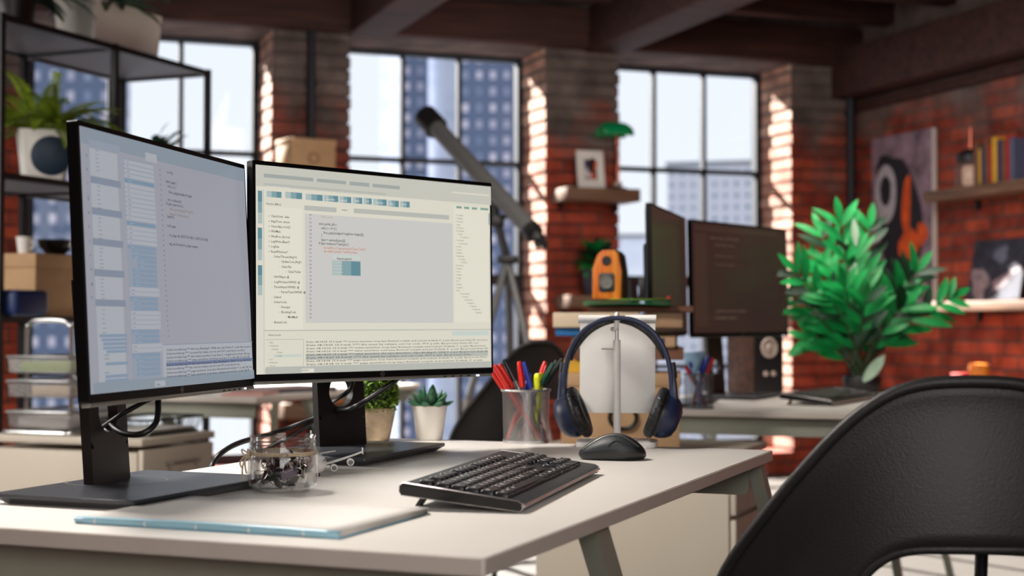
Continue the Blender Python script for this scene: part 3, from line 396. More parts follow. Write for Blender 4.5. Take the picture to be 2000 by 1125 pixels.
# ---------------------------------------------------------------- monitors
SW, SH = .5184, .324
def make_monitor(label, base, yaw, panel, tilt, boxes, texts, cols, tcols, bctr, byaw, group=None, W=SW, H=SH, chinm='chin', blank=None):
    t = thing('computer_monitor', label, 'monitor', base, yaw, group)
    inv = (Matrix.Translation(base) @ RZ(yaw)).inverted()
    pc = inv @ Vector(panel); X = T3(pc) @ RX(-tilt)      # screen frame: x right, z up, -y to the viewer
    hz = base.z
    g = G()                                              # housing
    e, bt, bb = .0062, .0068, .0105
    def ring(w0, z0, z1, y, r=.006):
        pts = rrect(w0, z1-z0, r, 3); return [g._v((x, y, (z0+z1)/2+z), X) for x, z in pts]
    g.loft([ring(W+2*e, -H/2-bb, H/2+bt, .0, .003), ring(W+2*e, -H/2-bb, H/2+bt, .014, .003), ring(W-.02, -H/2+.01, H/2-.01, .019), ring(W*.74, -H*.47, H*.24, .024), ring(W*.70, -H*.45, H*.21, .042, .012)])
    hs = g.build('housing', M['housing'], t)
    g = G(); g.box((0, -.0006, 0), (W, .0012, H), 0, X=X)
    yy = -.0013
    for k, (u0, v0, u1, v1, c) in enumerate(boxes):
        y = yy-.00003*(k+1)
        if c == 3 and len(cols) > 11:                     # toolbar tiles fade from pale to teal
            for q in range(3):
                a, b = q/3, (q+1)/3
                if (u1-u0)*W > (v1-v0)*H: uu, vv = (u0+(u1-u0)*a, u0+(u1-u0)*b), (v0, v1)
                else: uu, vv = (u0, u1), (v0+(v1-v0)*a, v0+(v1-v0)*b)
                g.poly([((u-.5)*W, y, (v-.5)*H) for u, v in ((uu[0], vv[0]), (uu[1], vv[0]), (uu[1], vv[1]), (uu[0], vv[1]))], (10, 3, 11)[q], X)
            continue
        g.poly([((u-.5)*W, y, (v-.5)*H) for u, v in ((u0, v0), (u1, v0), (u1, v1), (u0, v1))], c, X)
    yt = yy-.00003*(len(boxes)+3)
    sc = g.build('screen', cols, t, flat=True)
    if texts:
        g = G()
        for u, v, h, s, c, w in texts:
            g.text(s, h*H*1.36, X @ T3(((u-.5)*W, yt, (v-.5)*H)) @ RX(PI/2), c, w*W, bold=.012)
        g.build('screen_lettering', tcols, sc, angle=0, flat=True)
    g = G(); g.box((0, .006, -H/2-bb-.0028), (W+2*e-.006, .013, .0056), bev=.0015, X=X); ch = g.build('chin', M[chinm], t)
    for k in range(4):
        g = G(); g.box((W/2-.115+k*.0195, -.0002, -H/2-bb-.003), (.0065, .003, .0026), bev=.0008, X=X); g.build('button', M['black'], ch)
    g = G(); g.box((W/2-.034, -.0004, -H/2-bb-.003), (.007, .0026, .0024), bev=.0008, X=X); g.build('power_light', M['led'], ch)
    g = G(); gl = X @ T3((0, -.0004, -H/2-bb*.52)) @ RX(PI/2)
    for q in range(28):
        a, b = 2*PI*q/28, 2*PI*(q+1)/28
        g.poly([(r*math.cos(c), r*math.sin(c), 0) for r, c in ((.0042, a), (.0042, b), (.0036, b), (.0036, a))], 0, gl)
    g.text('DELL', .0034, gl @ T3((0, -.0012, 0)), 0, 0, 2, 'CENTER'); g.build('emblem', M['silver'], ch, angle=0, flat=True)
    # stand column with its cable hole
    pz = pc.z
    lean = Matrix.Identity(4); lean[1][2] = .075
    hzc, hr, cw, ct = .105, .0265, .105, .014
    g = G(); top = pz-.02
    g.box((0, 0, (.008+hzc-.045)/2), (cw, ct, hzc-.045-.008), X=lean)
    g.box((0, 0, (hzc+.045+top)/2), (cw, ct, top-hzc-.045), X=lean)
    n = 32
    def sq(a):
        c, s = math.cos(a), math.sin(a); k = min(cw/2/max(abs(c), 1e-6), .045/max(abs(s), 1e-6)); return c*k, s*k
    for y, fl in ((-ct/2, 1), (ct/2, -1)):
        for q in range(n):
            a, b = 2*PI*q/n, 2*PI*(q+1)/n
            g.poly([(hr*math.cos(a), y, hzc+hr*math.sin(a)), (hr*math.cos(b), y, hzc+hr*math.sin(b)), (sq(b)[0], y, hzc+sq(b)[1]), (sq(a)[0], y, hzc+sq(a)[1])], 0, lean)
    for q in range(n):
        a, b = 2*PI*q/n, 2*PI*(q+1)/n
        g.poly([(hr*math.cos(a), -ct/2, hzc+hr*math.sin(a)), (hr*math.cos(b), -ct/2, hzc+hr*math.sin(b)), (hr*math.cos(b), ct/2, hzc+hr*math.sin(b)), (hr*math.cos(a), ct/2, hzc+hr*math.sin(a))], 0, lean)
    for x in (-cw/2, cw/2): g.poly([(x, -ct/2, hzc-.045), (x, ct/2, hzc-.045), (x, ct/2, hzc+.045), (x, -ct/2, hzc+.045)], 0, lean)
    g.build('column', M['black'], t, weld=True)
    if H < .33: pass
    g = G(); g.box((0, (pc.y+.045)/2, pz-.05), (.09, abs(pc.y+.045), .07), bev=.006); g.build('mounting_arm', M['black'], t)
    c = inv @ Vector(bctr)
    g = G(); BX = T3((c.x, c.y, 0)) @ RZ(byaw-yaw)
    g.loft([[g._v((x, y, z), BX) for x, y in rrect(w0, d0, .004, 2)] for w0, d0, z in ((.29, .188, .0), (.316, .213, .0085), (.317, .214, .010), (.317, .214, .0128), (.315, .212, .0138))])
    bs = g.build('stand_base', M['base'], t, angle=20)
    g = G()
    for q in range(48):
        a, b = 2*PI*q/48, 2*PI*(q+1)/48
        g.poly([(r*math.cos(k), r*math.sin(k), .0141) for r, k in ((.0668, a), (.0668, b), (.0652, b), (.0652, a))], 0, T3((0, -.012, 0)))
    g.build('swivel_ring', M['chin'], bs, flat=True)
    return t, X
ml = [glow('screen_cream', (226, 222, 206), .92), glow('screen_header', (206, 205, 194), .9), glow('screen_pill', (168, 174, 170), .9), glow('screen_teal', (138, 168, 172), .9), glow('screen_code', (208, 206, 202), .92), glow('screen_mint', (206, 216, 208), .9), glow('screen_rule', (150, 164, 164), .9), glow('screen_band', (190, 192, 184), .9), glow('screen_pale', (232, 228, 212), .92), glow('screen_green', (132, 168, 152), .9), glow('screen_mist', (180, 196, 194), .9), glow('screen_deep_teal', (104, 146, 158), .9)]
tl = [glow('text_dark', (70, 70, 66), .9), glow('text_red', (206, 128, 96), .9), glow('text_faint', (186, 178, 160), .9), glow('text_mid', (112, 112, 104), .9), glow('text_light', (232, 236, 230), .9)]
mon_r, XR = make_monitor('right of the two lit monitors, showing a bright cream code editor', Vector((-.2945, 2.598, TOP)), R_(46.78), (-.217, 2.5023, 1.0469), R_(.74), boxes_right, texts_right, ml, tl, (-.272, 2.53, 0), R_(69.5), 'lit monitors on the front desk')
m2 = [glow('screen2_grey', (158, 160, 170), .88), glow('screen2_header', (140, 152, 164), .88), glow('screen2_soft', (150, 158, 172), .88), glow('screen2_teal', (124, 148, 168), .88), glow('screen2_code', (150, 152, 162), .88), glow('screen2_mint', (150, 160, 172), .88), glow('screen2_rule', (140, 150, 164), .88), glow('screen2_band', (134, 144, 160), .88), glow('screen2_pale', (172, 176, 184), .88), glow('screen2_bar', (134, 152, 172), .88), glow('screen2_mark', (112, 124, 156), .88)]
t2 = [glow('text2_dark', (60, 62, 70), .88), glow('text2_red', (142, 120, 112), .88), glow('text2_faint', (120, 126, 136), .88), glow('text2_mid', (88, 92, 102), .88), glow('text2_light', (170, 182, 192), .88)]
mon_l, XL = make_monitor('left of the two lit monitors, seen at a steep angle with a dim grey screen', Vector((-.5395, 2.013, TOP)), R_(78.1), (-.4603, 2.0597, 1.0404), R_(3.05), boxes_left, texts_left, m2, t2, (-.486, 1.972, 0), R_(67.6), 'lit monitors on the front desk')
# ---------------------------------------------------------------- cables
def cable(label, pts, r=.0042):
    g = G(); g.tube(smooth(pts, 8), r, 8); return tag(g.build('monitor_cable', M['cable'], angle=0), label, 'cable')
def ray(px, py, y):                                       # a point of the place that lies in this direction, y metres ahead
    a, v = (px-1000)/2933.3, (562.5-py)/2933.3; th = R_(1.3146); c, s = math.cos(th), math.sin(th)
    d = Vector((a, c-v*s, s+v*c)); return Vector((0, 0, CZ)) + d*(y/d.y)
def onz(px, py, z):
    a, v = (px-1000)/2933.3, (562.5-py)/2933.3; th = R_(1.3146); c, s = math.cos(th), math.sin(th)
    d = Vector((a, c-v*s, s+v*c)); return Vector((0, 0, CZ)) + d*((z-CZ)/d.z)
cable('black cable looping from the left monitor down into its stand', [ray(308, 770, 2.02), ray(309, 800, 2.0), ray(303, 828, 1.98), ray(280, 846, 1.97), ray(250, 848, 1.98), ray(228, 838, 2.0), ray(215, 826, 2.03)])
cable('thin black cable running diagonally through the left stand hole', [ray(304, 776, 2.03), ray(280, 786, 2.02), ray(240, 808, 2.01), ray(219, 822, 2.02), ray(196, 838, 2.05)], .0036)
cable('thick black cable bending from the right monitor across the boxwood pot', [ray(782, 735, 2.56), ray(760, 752, 2.55), ray(715, 782, 2.54), ray(690, 796, 2.53), ray(668, 802, 2.56), ray(640, 806, 2.62), ray(600, 822, 2.66), ray(540, 844, 2.64), ray(470, 864, 2.5), ray(436, 882, 2.44), ray(420, 898, 2.42), ray(411, 920, 2.4), ray(406, 980, 2.4)], .0046)
cable('black cable curving out of the right stand hole beside the thick cable', [ray(690, 735, 2.62), ray(687, 752, 2.58), ray(678, 766, 2.57), ray(660, 778, 2.6), ray(640, 792, 2.65), ray(600, 832, 2.66), ray(560, 856, 2.66), ray(520, 878, 2.64), ray(480, 900, 2.6), ray(462, 918, 2.56), ray(455, 970, 2.55)], .004)
# ---------------------------------------------------------------- keyboard
def make_keyboard(label, loc, rz, tilt, group=None):
    # local: x along the long side (0..L), y from the typist's edge (0) to the back (W)
    L, W = .466, .153; t = thing('computer_keyboard', label, 'keyboard', loc, rz, group)
    K = T3((0, 0, .0012)) @ RX(tilt)
    g = G(); prof = [(.0, .004), (.003, .001), (W-.003, .001), (W, .005), (W, .012), (W-.004, .0155), (.006, .0125), (.001, .0105)]
    g.loft([[g._v((x, y, z), K) for y, z in prof] for x in (.0, L)]); g.build('body', M['black2'], t)
    for x0 in (-.0042, L):                                    # glossy end strips with a bright rim
        g = G(); g.loft([[g._v((x, y, z), K) for y, z in prof] for x in (x0, x0+.0042)]); e = g.build('end_strip', M['bezel'], t)
        g = G(); pr = [Vector((x0+.0021, y, z)) for y, z in prof]; g.tube(pr, .0011, 6, X=K, closed=True); g.build('chrome_rim', M['chrome'], e)
    g = G(); g.tube([(0, -.0006, .0072), (L, -.0006, .0072)], .0022, 8, X=K); g.build('front_trim', M['chrome'], t)
    for x in (.045, L-.045):                                  # feet fold out under the back edge
        g = G(); a = K @ Vector((x, W-.022, .003)); g.loft([[g._v((a.x+dx, a.y+dy, a.z)) for dx, dy in ((-.009, -.003), (.009, -.003), (.009, .003), (-.009, .003))], [g._v((a.x+dx, a.y+dy+.012, .0)) for dx, dy in ((-.008, -.003), (.008, -.003), (.008, .003), (-.008, .003))]]); g.build('foot', M['black'], t)
    u = .0187
    rows = []
    def row(y, spec, x=0.):
        for s in spec:
            if isinstance(s, float): x += s*u; continue
            w, lab = s; rows.append((x*1.0, y, w*u, lab)); x += w*u
    k1 = lambda s: [(1, c) for c in s]
    row(5.35, [(1, 'Esc'), 1.0]+[(1, 'F%d' % i) for i in range(1, 5)]+[.5]+[(1, 'F%d' % i) for i in range(5, 9)]+[.5]+[(1, 'F%d' % i) for i in range(9, 13)]+[.25, (1, 'Prt'), (1, 'Scr'), (1, 'Brk')])
    row(4.15, k1('`1234567890-=')+[(2, 'Back'), .25, (1, 'Ins'), (1, 'Hm'), (1, 'Up'), .25, (1, 'Num'), (1, '/'), (1, '*'), (1, '-')])
    row(3.15, [(1.5, 'Tab')]+k1('QWERTYUIOP[]')+[(1.5, '|'), .25, (1, 'Del'), (1, 'End'), (1, 'Dn'), .25]+k1('789+'))
    row(2.15, [(1.75, 'Caps')]+k1("ASDFGHJKL;'")+[(2.25, 'Enter'), 3.5]+k1('456'))
    row(1.15, [(2.25, 'Shift')]+k1('ZXCVBNM,./')+[(2.75, 'Shift'), 1.25, (1, '^'), 1.25]+k1('123')+[(1, 'Ent')])
    row(.15, [(1.25, 'Ctrl'), (1.25, 'Win'), (1.25, 'Alt'), (6.25, ''), (1.25, 'Alt'), (1.25, 'Fn'), (1.25, 'Menu'), (1.25, 'Ctrl'), .25]+k1('<v>')+[.25, (2, '0'), (1, '.')])
    rows.sort(key=lambda r: r[0]*.93+(6-r[1])*.002)
    fx = (L-.016)/(22.5*u)
    late = G()
    for i, (x, y, w, lab) in enumerate(rows):
        g = G() if i < 99 else late
        w *= fx; cx = .008+x*fx+w/2; cy = .0175+y*u*.985+u*.5
        d = u*.90
        z0 = .0125+(cy/W)*.003
        q = lambda ww, dd, z: [g._v((cx+a, cy+b, z), K) for a, b in rrect(ww, dd, .0016, 2)]
        g.loft([q(w-.0016, d, z0-.001), q(w-.0022, d-.0008, z0+.0035), q(w-.0046, d-.0042, z0+.0052)], 0)
        if lab: g.text(lab, .0092 if len(lab) == 1 else .0052, K @ T3((cx-w/2+.0040, cy-.003 if len(lab) == 1 else cy-.001, z0+.00545)), 1, bold=.03)
        if i < 99: g.build('key', [M['key'], M['legend']], t)
    o = late.build('keys', [M['key'], M['legend']], t); o['kind'] = 'stuff'
    return t
kb = make_keyboard('black keyboard with chrome edges lying on the front desk beside the mouse', Vector((.0122, 1.7754, TOP)), 1.3218, R_(6.0), 'keyboards')
# ---------------------------------------------------------------- mouse
t = thing('computer_mouse', 'black wireless mouse on the front desk beside the headphone stand', 'mouse', (.165, 2.475, TOP), R_(-9))
def mouse_point(f, q):                                     # f from the buttons to the palm, q across
    L = .0555; e = (1-abs(2*f-1)**3.2)**.5 if 0 < f < 1 else 0
    w = .0315*e*(.93+.10*math.cos(2*PI*(f-.62)))
    h = (.013+.029*math.sin(PI*min(1, max(0, .06+.80*f)))**1.25)*(e**.45 if f > .5 else e**.25)
    a = PI*q; y = -w*math.cos(a); s = math.sin(a)
    k = 1+.05*math.sin(PI*min(1, s*1.5))
    return Vector((-L+2*L*f, (abs(y)**.9)*(1 if y > 0 else -1)*(w**.1)*k if w > 0 else 0, .0065+(h-.0053)*s**.62))
def fm(i, n): return .5-.5*math.cos(PI*i/n)
g = G(); vs = [[g._v(mouse_point(fm(i, 36), j/20)) for j in range(21)] for i in range(37)]
for i in range(36):
    for j in range(20): g.f([vs[i][j], vs[i+1][j], vs[i+1][j+1], vs[i][j+1]])
for q in (0, 1):
    lo = [g._v(Vector((p.x*.93, p.y*.84, .0008))) for p in [mouse_point(fm(i, 36), q) for i in range(37)]]
    for i in range(36): g.f([vs[i][20*q], vs[i+1][20*q], lo[i+1], lo[i]])
g.build('body', M['mouse'], t, weld=True, angle=70)
def side(f, q, off): p = mouse_point(f, q); return p+Vector((0, -off, off*.4))
g = G(); g.grid(lambda u, v: side(.12+.74*u, .05+(.16+.13*math.sin(PI*u))*v, .0009), 24, 8); g.build('grip_panel', M['mouse2'], t, angle=70)
g = G(); g.tube([side(.06+.84*i/22, .05+.16+.13*math.sin(PI*i/22)+.03, .0006) for i in range(23)], .0006, 6); g.build('side_seam', M['chin'], t)
g = G(); g.tube([side(.46+.26*i/12, .10+.09*math.sin(PI*i/12), .0014) for i in range(13)], .0007, 6); g.build('side_button', M['mouse'], t)
g = G(); g.tube([(-.031, -.004, .0235), (-.031, .004, .0235)], .0085, 16); g.build('scroll_wheel', M['chin'], t)
# ---------------------------------------------------------------- glass jar with binder clips
JC = Vector((-.305, 2.005, TOP)); t = thing('glass_jar', 'open glass jar of binder clips with a twine bow on the desk', 'jar', JC)
prof = [(.001, .003), (.036, .003), (.0445, .008), (.0465, .016), (.0465, .044), (.0445, .051), (.0425, .054), (.0425, .071), (.0437, .073), (.0437, .0755), (.0405, .0755), (.040, .054), (.0435, .046), (.0437, .016), (.041, .008), (.001, .0065)]
g = G(); g.lathe(prof, 48, cap=(False, False)); g.build('glass_body', M['glass'], t)
for z, dz in ((.0585, .004), (.0635, .004), (.0685, .003)):
    g = G(); g.tube([(.0431*math.cos(2*PI*i/40), .0431*math.sin(2*PI*i/40), z+dz*(i/40-.5)) for i in range(41)], .0011, 6); g.build('screw_thread', M['glass'], t)
g = G()
for q in range(3): g.tube([(.0440*math.cos(2*PI*i/40), .0440*math.sin(2*PI*i/40), .0505+q*.0016) for i in range(40)], .0009, 5, closed=True)
tw = g.build('twine', M['twine'], t)
g = G(); c = Vector((-.043, -.016, .052))
for a, l in ((.9, .011), (2.3, .010)):
    g.tube(smooth([c, c+Vector((-.004+.006*math.cos(a), -.004, .006*math.sin(a)+.001)), c+Vector((l*math.cos(a), -.005, l*math.sin(a)*.5-.004)), c+Vector((.3*l*math.cos(a), -.003, -.006)), c]), .0011, 6)
for dx, dz in ((-.006, -.034), (-.002, -.026), (-.009, -.018)):
    g.tube(smooth([c, c+Vector((dx*.5-.003, -.003, dz*.35)), c+Vector((dx-.002, -.002, dz*.7)), c+Vector((dx, -.003, dz))]), [.0012]*18+[.0017], 6)
g.build('bow', M['twine'], tw)
def make_clip(size, body):
    t = thing('binder_clip', 'black binder clip with bent wire handles in the glass jar', 'binder clip', group='binder clips in the jar')
    w, h, d = size, size*.62, size*.5
    g = G(); pr = [(-.0012, h), (-d/2, 0), (d/2, 0), (.0012, h), (.0006, h), (d/2-.0014, .0009), (-d/2+.0014, .0009), (-.0006, h)]
    g.loft([[g._v((x, y, z)) for y, z in pr] for x in (-w/2, w/2)]); g.build('clamp', body, t)
    for s in (-1, 1):
        g = G(); a = h*1.35
        P = [(-w*.30, 0, h*.98), (-w*.17, s*a*.35, h+a*.45), (-w*.12, s*a*.5, h+a*.72), (-w*.26, s*a*.62, h+a*.95), (-w*.16, s*a*.72, h+a*1.2), (w*.16, s*a*.72, h+a*1.2), (w*.26, s*a*.62, h+a*.95), (w*.12, s*a*.5, h+a*.72), (w*.17, s*a*.35, h+a*.45), (w*.30, 0, h*.98)]
        g.tube(smooth(P, 4), size*.033, 6); g.build('wire_handle', M['wire'], t)
    return t
pa, pb = make_clip(.0215, M['clip']), make_clip(.0215, M['purple'])
rc = random.Random(11); cl = [pa]
spots = [(r, a, z) for z, rr in ((.0078, (.030, 10)), (.0150, (.030, 9)), (.0225, (.028, 8)), (.0280, (.016, 4))) for a in range(rr[1]) for r in (rr[0],)]
points = [v.co.copy() for ch in pa.children for v in ch.data.vertices][::5]
def settle(rot, off):                                      # how far a clip turned this way stays inside the glass
    Mx = rot.to_matrix().to_4x4(); Q = [Mx @ q + off for q in points]
    return max(max(math.hypot(q.x, q.y) for q in Q)-.0415, max(q.z for q in Q)-.050)
from mathutils import Euler
for i, (r, a, z) in enumerate(spots):
    o = pb if i == 9 else (pa if i == 0 else copy_tree(pa))
    best = None
    for k in range(160):
        ang = a*2*PI/7+z*40+rc.uniform(-.4, .4); rr = r*rc.uniform(.2, 1)
        rot = Euler((rc.uniform(-2.6, 2.6), rc.uniform(-1.4, 1.4), rc.uniform(0, 2*PI))); off = Vector((rr*math.cos(ang), rr*math.sin(ang), 0))
        Mz = rot.to_matrix(); off.z = z-min((Mz @ q).z for q in points)
        e = settle(rot, off)
        if best is None or e < best[0]: best = (e, rot, off)
        if e < -.0005: break
    o.location = JC+best[2]; o.rotation_euler = best[1]
    if i == 9:
        o.location = JC + Vector((.012, -.026, .026)); o.rotation_euler = (1.0, -.3, .2); o['label'] = 'shiny mauve binder clip lying at the front of the jar'; o['group'] = 'shiny clip in the jar'
# ---------------------------------------------------------------- toy airliner
t = thing('toy_airplane', 'small white toy airliner parked between the jar and the right monitor base', 'toy plane', (-.2835, 2.2, TOP), 0)
PX = T3((0, 0, .0175)) @ RZ(R_(12))                           # nose towards -y before the turn
g = G(); ln = .15; rr = .0135
prof = [(.0005, -.016), (.005, -.0145), (.009, -.010), (.0122, -.003), (rr, .006), (rr, .095), (.011, .113), (.006, .13), (.0015, .14)]
g.lathe(prof, 24, X=PX @ RX(-PI/2) @ RZ(PI)); g.build('fuselage', M['white'], t)
g = G(); g.grid(lambda u, v: (rr*1.01*math.cos(.75+1.64*u), -.012+.006*v+.001, rr*.2+.0016*v+.0035), 10, 3, X=PX); g.build('cockpit_window', M['ink'], t)
for s in (-1, 1):
    g = G(); root, tip = .026, .012
    def wing(u, v, s=s):
        y0 = .02+.036*u; ch = root+(tip-root)*u; x = s*(.004+.068*u); z = -.004+.016*u**1.3
        a = 2*PI*v; return (x, y0+ch*(.5-.5*math.cos(a)), z+.0022*(1-.5*u)*math.sin(a))
    g.grid(wing, 10, 17, X=PX); w = g.build('wing', M['white'], t, weld=True)
    g = G(); g.box((s*.072, .062, .0135), (.0014, .010, .010), bev=.0006, X=PX); g.build('winglet', M['white'], w)
    for u in (.32, .70):
        x, y, z = s*(.004+.068*u), .012+.036*u, -.004+.016*u**1.3-.0075
        g = G(); g.lathe([(.0032, .0), (.0052, .001), (.0058, .004), (.0054, .012), (.0035, .019), (.0005, .0192)], 18, X=PX @ T3((x, y, z)) @ RX(-PI/2) @ RZ(PI), cap=(True, True)); e = g.build('engine', M['white'], w)
        g = G(); g.lathe([(.0001, -.0006), (.0030, -.0004), (.0036, -.0001)], 14, X=PX @ T3((x, y, z)) @ RX(-PI/2) @ RZ(PI)); g.build('engine_fan', M['grill'], e)
    g = G(); g.grid(lambda u, v, s=s: (s*.038*u, .112+.018*u+(.014-.006*u)*(.5-.5*math.cos(2*PI*v)), .004+.004*u+.001*math.sin(2*PI*v)), 5, 13, X=PX); g.build('tailplane', M['white'], t, weld=True)
g = G(); g.loft([[g._v((dx, y, z), PX) for dx, y in ((-.001, y0), (.001, y0), (.001, y1), (-.001, y1))] for y0, y1, z in ((.104, .132, .008), (.128, .142, .04))]); g.build('tail_fin', M['white'], t)
for y in (0.004, .06):
    g = G(); g.box((0, y, -.0150), (.006, .012, .005), bev=.001, X=PX); g.build('landing_gear', M['black'], t)
# ---------------------------------------------------------------- blue folder with papers
t = thing('paper_folder', 'blue plastic folder with white papers at the near edge of the desk', 'folder', dk(.52, .055), DY)
w, l = .335, .222
g = G(); g.grid(lambda u, v: (w*u, l*v, .0006+.0005*math.sin(9*u)), 14, 4); g.build('back_cover', M['bfolder'], t, solid=.0008)
g = G()
for k in range(14):
    sx, sy = rc.uniform(-.002, .002), rc.uniform(0, .003); z = .0018+k*.00034
    g.grid(lambda u, v, k=k, sx=sx, sy=sy, z=z: (.004+sx+(w-.008)*u, .008+sy+(l-.008)*v, z+.0016*k/14*math.sin(PI*u)*(1-v)), 8, 4)
g.build('papers', M['paper'], t, solid=.0003)
g = G(); g.grid(lambda u, v: (.002+(w-.004)*u, .004+(l-.004)*v, .0074+.0022*math.sin(PI*u)*(1-v)), 14, 5); g.build('top_sheet', M['paper'], t, solid=.0006)
g = G(); g.grid(lambda u, v: (w*u, .003+.004*math.cos(PI/2+PI*v), .0044+.0038*math.sin(-PI/2+PI*v)+.0016*math.sin(PI*u)*v), 20, 9); sp = g.build('spine', M['bfolder'], t, solid=.0007)
for k in range(5):
    g = G(); g.tube([(.03+k*.066, -.0002+.0046*math.cos(PI/2+PI*q/10), .0048+.0040*math.sin(-PI/2+PI*q/10)) for q in range(3, 8)], .0009, 6); g.build('ring', M['white'], sp)  # white arcs drawn as highlights on the spine, not real rings
# ---------------------------------------------------------------- pen cup
PC = Vector((.0265, 2.83, TOP)); t = thing('pen_cup', 'silver wire mesh cup full of pens on the front desk', 'pen cup', PC)
R0, R1, HH = .0425, .0445, .098
g = G()
for sg in (-1, 1):
    for k in range(84):
        a0 = 2*PI*k/84; n = 22; prev = None
        for i in range(n+1):
            v = i/n; r = R0+(R1-R0)*v+.0002*sg; a = a0+sg*v*HH/R0*.62
            dw = .00048/r
            cur = [g._v((r*math.cos(a+e*dw), r*math.sin(a+e*dw), .003+(HH-.004)*v)) for e in (-1, 1)]
            if prev: g.f([prev[0], prev[1], cur[1], cur[0]])
            prev = cur
g.build('mesh_wall', M['silver'], t, flat=True)
g = G(); g.tube([(R1*1.02*math.cos(2*PI*i/48), R1*1.02*math.sin(2*PI*i/48), HH) for i in range(48)], .0023, 8, closed=True); g.build('rim', M['silver'], t)
g = G(); g.lathe([(.001, .0012), (R0-.001, .0012), (R0+.0012, .0), (R0+.0016, .005), (R0-.0004, .0055)], 48); g.build('base_ring', M['silver'], t)
def make_pen(label, cap, top, bot, body='clear', capl=.05, inkm=None, r=.0041, name='ballpoint_pen', cat='pen'):
    top, bot = PC+Vector(top), PC+Vector(bot); d = (bot-top); L = d.length; q = d.to_track_quat('Z', 'Y').to_matrix().to_4x4()
    t = thing(name, label, cat, bot, 0, 'pens in the mesh cup'); X = T3(top-bot) @ q
    g = G(); g.lathe([(r*.62, .0), (r*.95, .0012), (r*1.22, .012), (r*1.28, capl*.8), (r*1.3, capl)], 14, X=X); g.box((r*1.5, 0, capl*.55), (r*.55, r*.8, capl*.8), bev=.0006, X=X); g.build('cap', M[cap], t)
    g = G(); g.lathe([(r*.98, capl), (r, capl+.002), (r, L-.006), (r*.7, L)], 10, X=X); g.build('barrel', M[body], t)
    g = G(); g.lathe([(r*.42, capl), (r*.42, L-.003)], 8, X=X); g.build('ink_tube', M[inkm or cap], t)
def cp(px, py, y=0.): p = ray(px, py, PC.y+y); return p-PC
PENS = [('red', (961, 727), .01, (.022, .016), 'clear', .045, 'red capped pen peeping out at the cup rim, leftmost of the red pens'),
 ('red', (965, 713), -.018, (.025, -.012), 'red', .05, 'big red pen leaning left at the front of the mesh cup'),
 ('red', (975, 711), -.006, (.030, .002), 'clear', .05, 'red capped clear pen leaning left beside the big red pen'),
 ('ink', (984, 702), .006, (.033, -.010), 'clear', .045, 'black capped clear pen leaning left behind the red pens'),
 ('red', (1014, 706), .012, (.004, -.02), 'clear', .05, 'upright red capped pen in the middle of the mesh cup'),
 ('blue', (1023, 707), -.006, (.036, -.006), 'clear', .05, 'tall blue capped pen in the middle of the mesh cup'),
 ('blue', (1035, 729), .016, (-.02, .02), 'clear', .04, 'short blue capped pen half hidden behind the yellow highlighter'),
 ('red', (1065, 706), .020, (-.012, -.022), 'clear', .05, 'red capped pen leaning right behind the yellow highlighter'),
 ('green', (1081, 709), -.010, (-.030, -.004), 'clear', .045, 'dark green capped clear pen leaning right'),
 ('ink', (1099, 700), .0, (-.032, .012), 'clear', .055, 'black capped pen leaning furthest right in the mesh cup'),
 ('ink', (1088, 704), .018, (-.026, .014), 'black', .05, 'black pen half hidden behind the other right-leaning pens')]
for cap, (px, py), y, (bx_, by_), body, cl_, lab in PENS: make_pen(lab, cap, cp(px, py, y), (bx_, by_, .006), body, cl_, r=.0050 if body == 'red' else .0041)
make_pen('short red pen lying low inside the mesh cup', 'red', (-.012, -.020, .062), (-.036, -.010, .006), 'red', .03)
top, bot = cp(1053, 729, -.004), Vector((.018, .0, .006)); d = bot-top; X = d.to_track_quat('Z', 'Y').to_matrix().to_4x4()
t = thing('highlighter_pen', 'yellow highlighter with a wide flat head in the mesh cup', 'highlighter', PC+bot); X = T3(top-bot) @ X
g = G(); g.loft([[g._v((x, y, z), X) for x, y in rrect(w_, d_, .003, 3)] for w_, d_, z in ((.017, .009, 0), (.0215, .011, .003), (.0215, .012, .010), (.015, .012, .030), (.0125, .0115, .042), (.0125, .0115, d.length-.004), (.009, .008, d.length))]); g.build('barrel', M['yellow'], t)
# ---------------------------------------------------------------- succulent and boxwood pots
t = thing('potted_succulent', 'green succulent in a small white pot at the back of the front desk', 'potted plant', (-.158, 2.885, TOP))
g = G(); g.lathe([(.001, .001), (.0235, .0), (.025, .002), (.0335, .064), (.0338, .066), (.0315, .066), (.030, .058), (.001, .058)], 40); g.build('pot', M['ceramic'], t, angle=50)
g = G(); g.lathe([(.001, .0592), (.0299, .0588)], 24); g.build('soil', M['soil'], t)
g = G(); rs = random.Random(4)
for ring, (n, el, L, W) in enumerate(((7, .24, .044, .020), (6, .60, .043, .021), (5, .95, .041, .021), (3, 1.28, .046, .018))):
    for k in range(n):
        a = 2*PI*(k+.5*ring)/n+rs.uniform(-.1, .1); e = el+rs.uniform(-.06, .06)
        d = Vector((math.cos(a)*math.cos(e), math.sin(a)*math.cos(e), math.sin(e))); up = Vector((0, 0, 1)); s = d.cross(up).normalized(); u = s.cross(d)
        b = Vector((0, 0, .060))+Vector((math.cos(a), math.sin(a), 0))*.004
        rings = []
        for i in range(7):
            q = i/6; w = W*.5*(math.sin(PI*(.10+.88*q**1.35))**.75); c = b+d*(L*q)+u*(.006*q*q); th = w*.42+.0003
            rings.append([g._v(c+s*w*math.cos(z)+u*th*math.sin(z)) for z in [2*PI*j/8 for j in range(8)]])
        g.loft(rings)
g.build('leaves', M['succ'], t)
t = thing('boxwood_topiary', 'small boxwood bush in a rough stone pot behind the right monitor stand', 'potted plant', (-.257, 2.865, TOP))
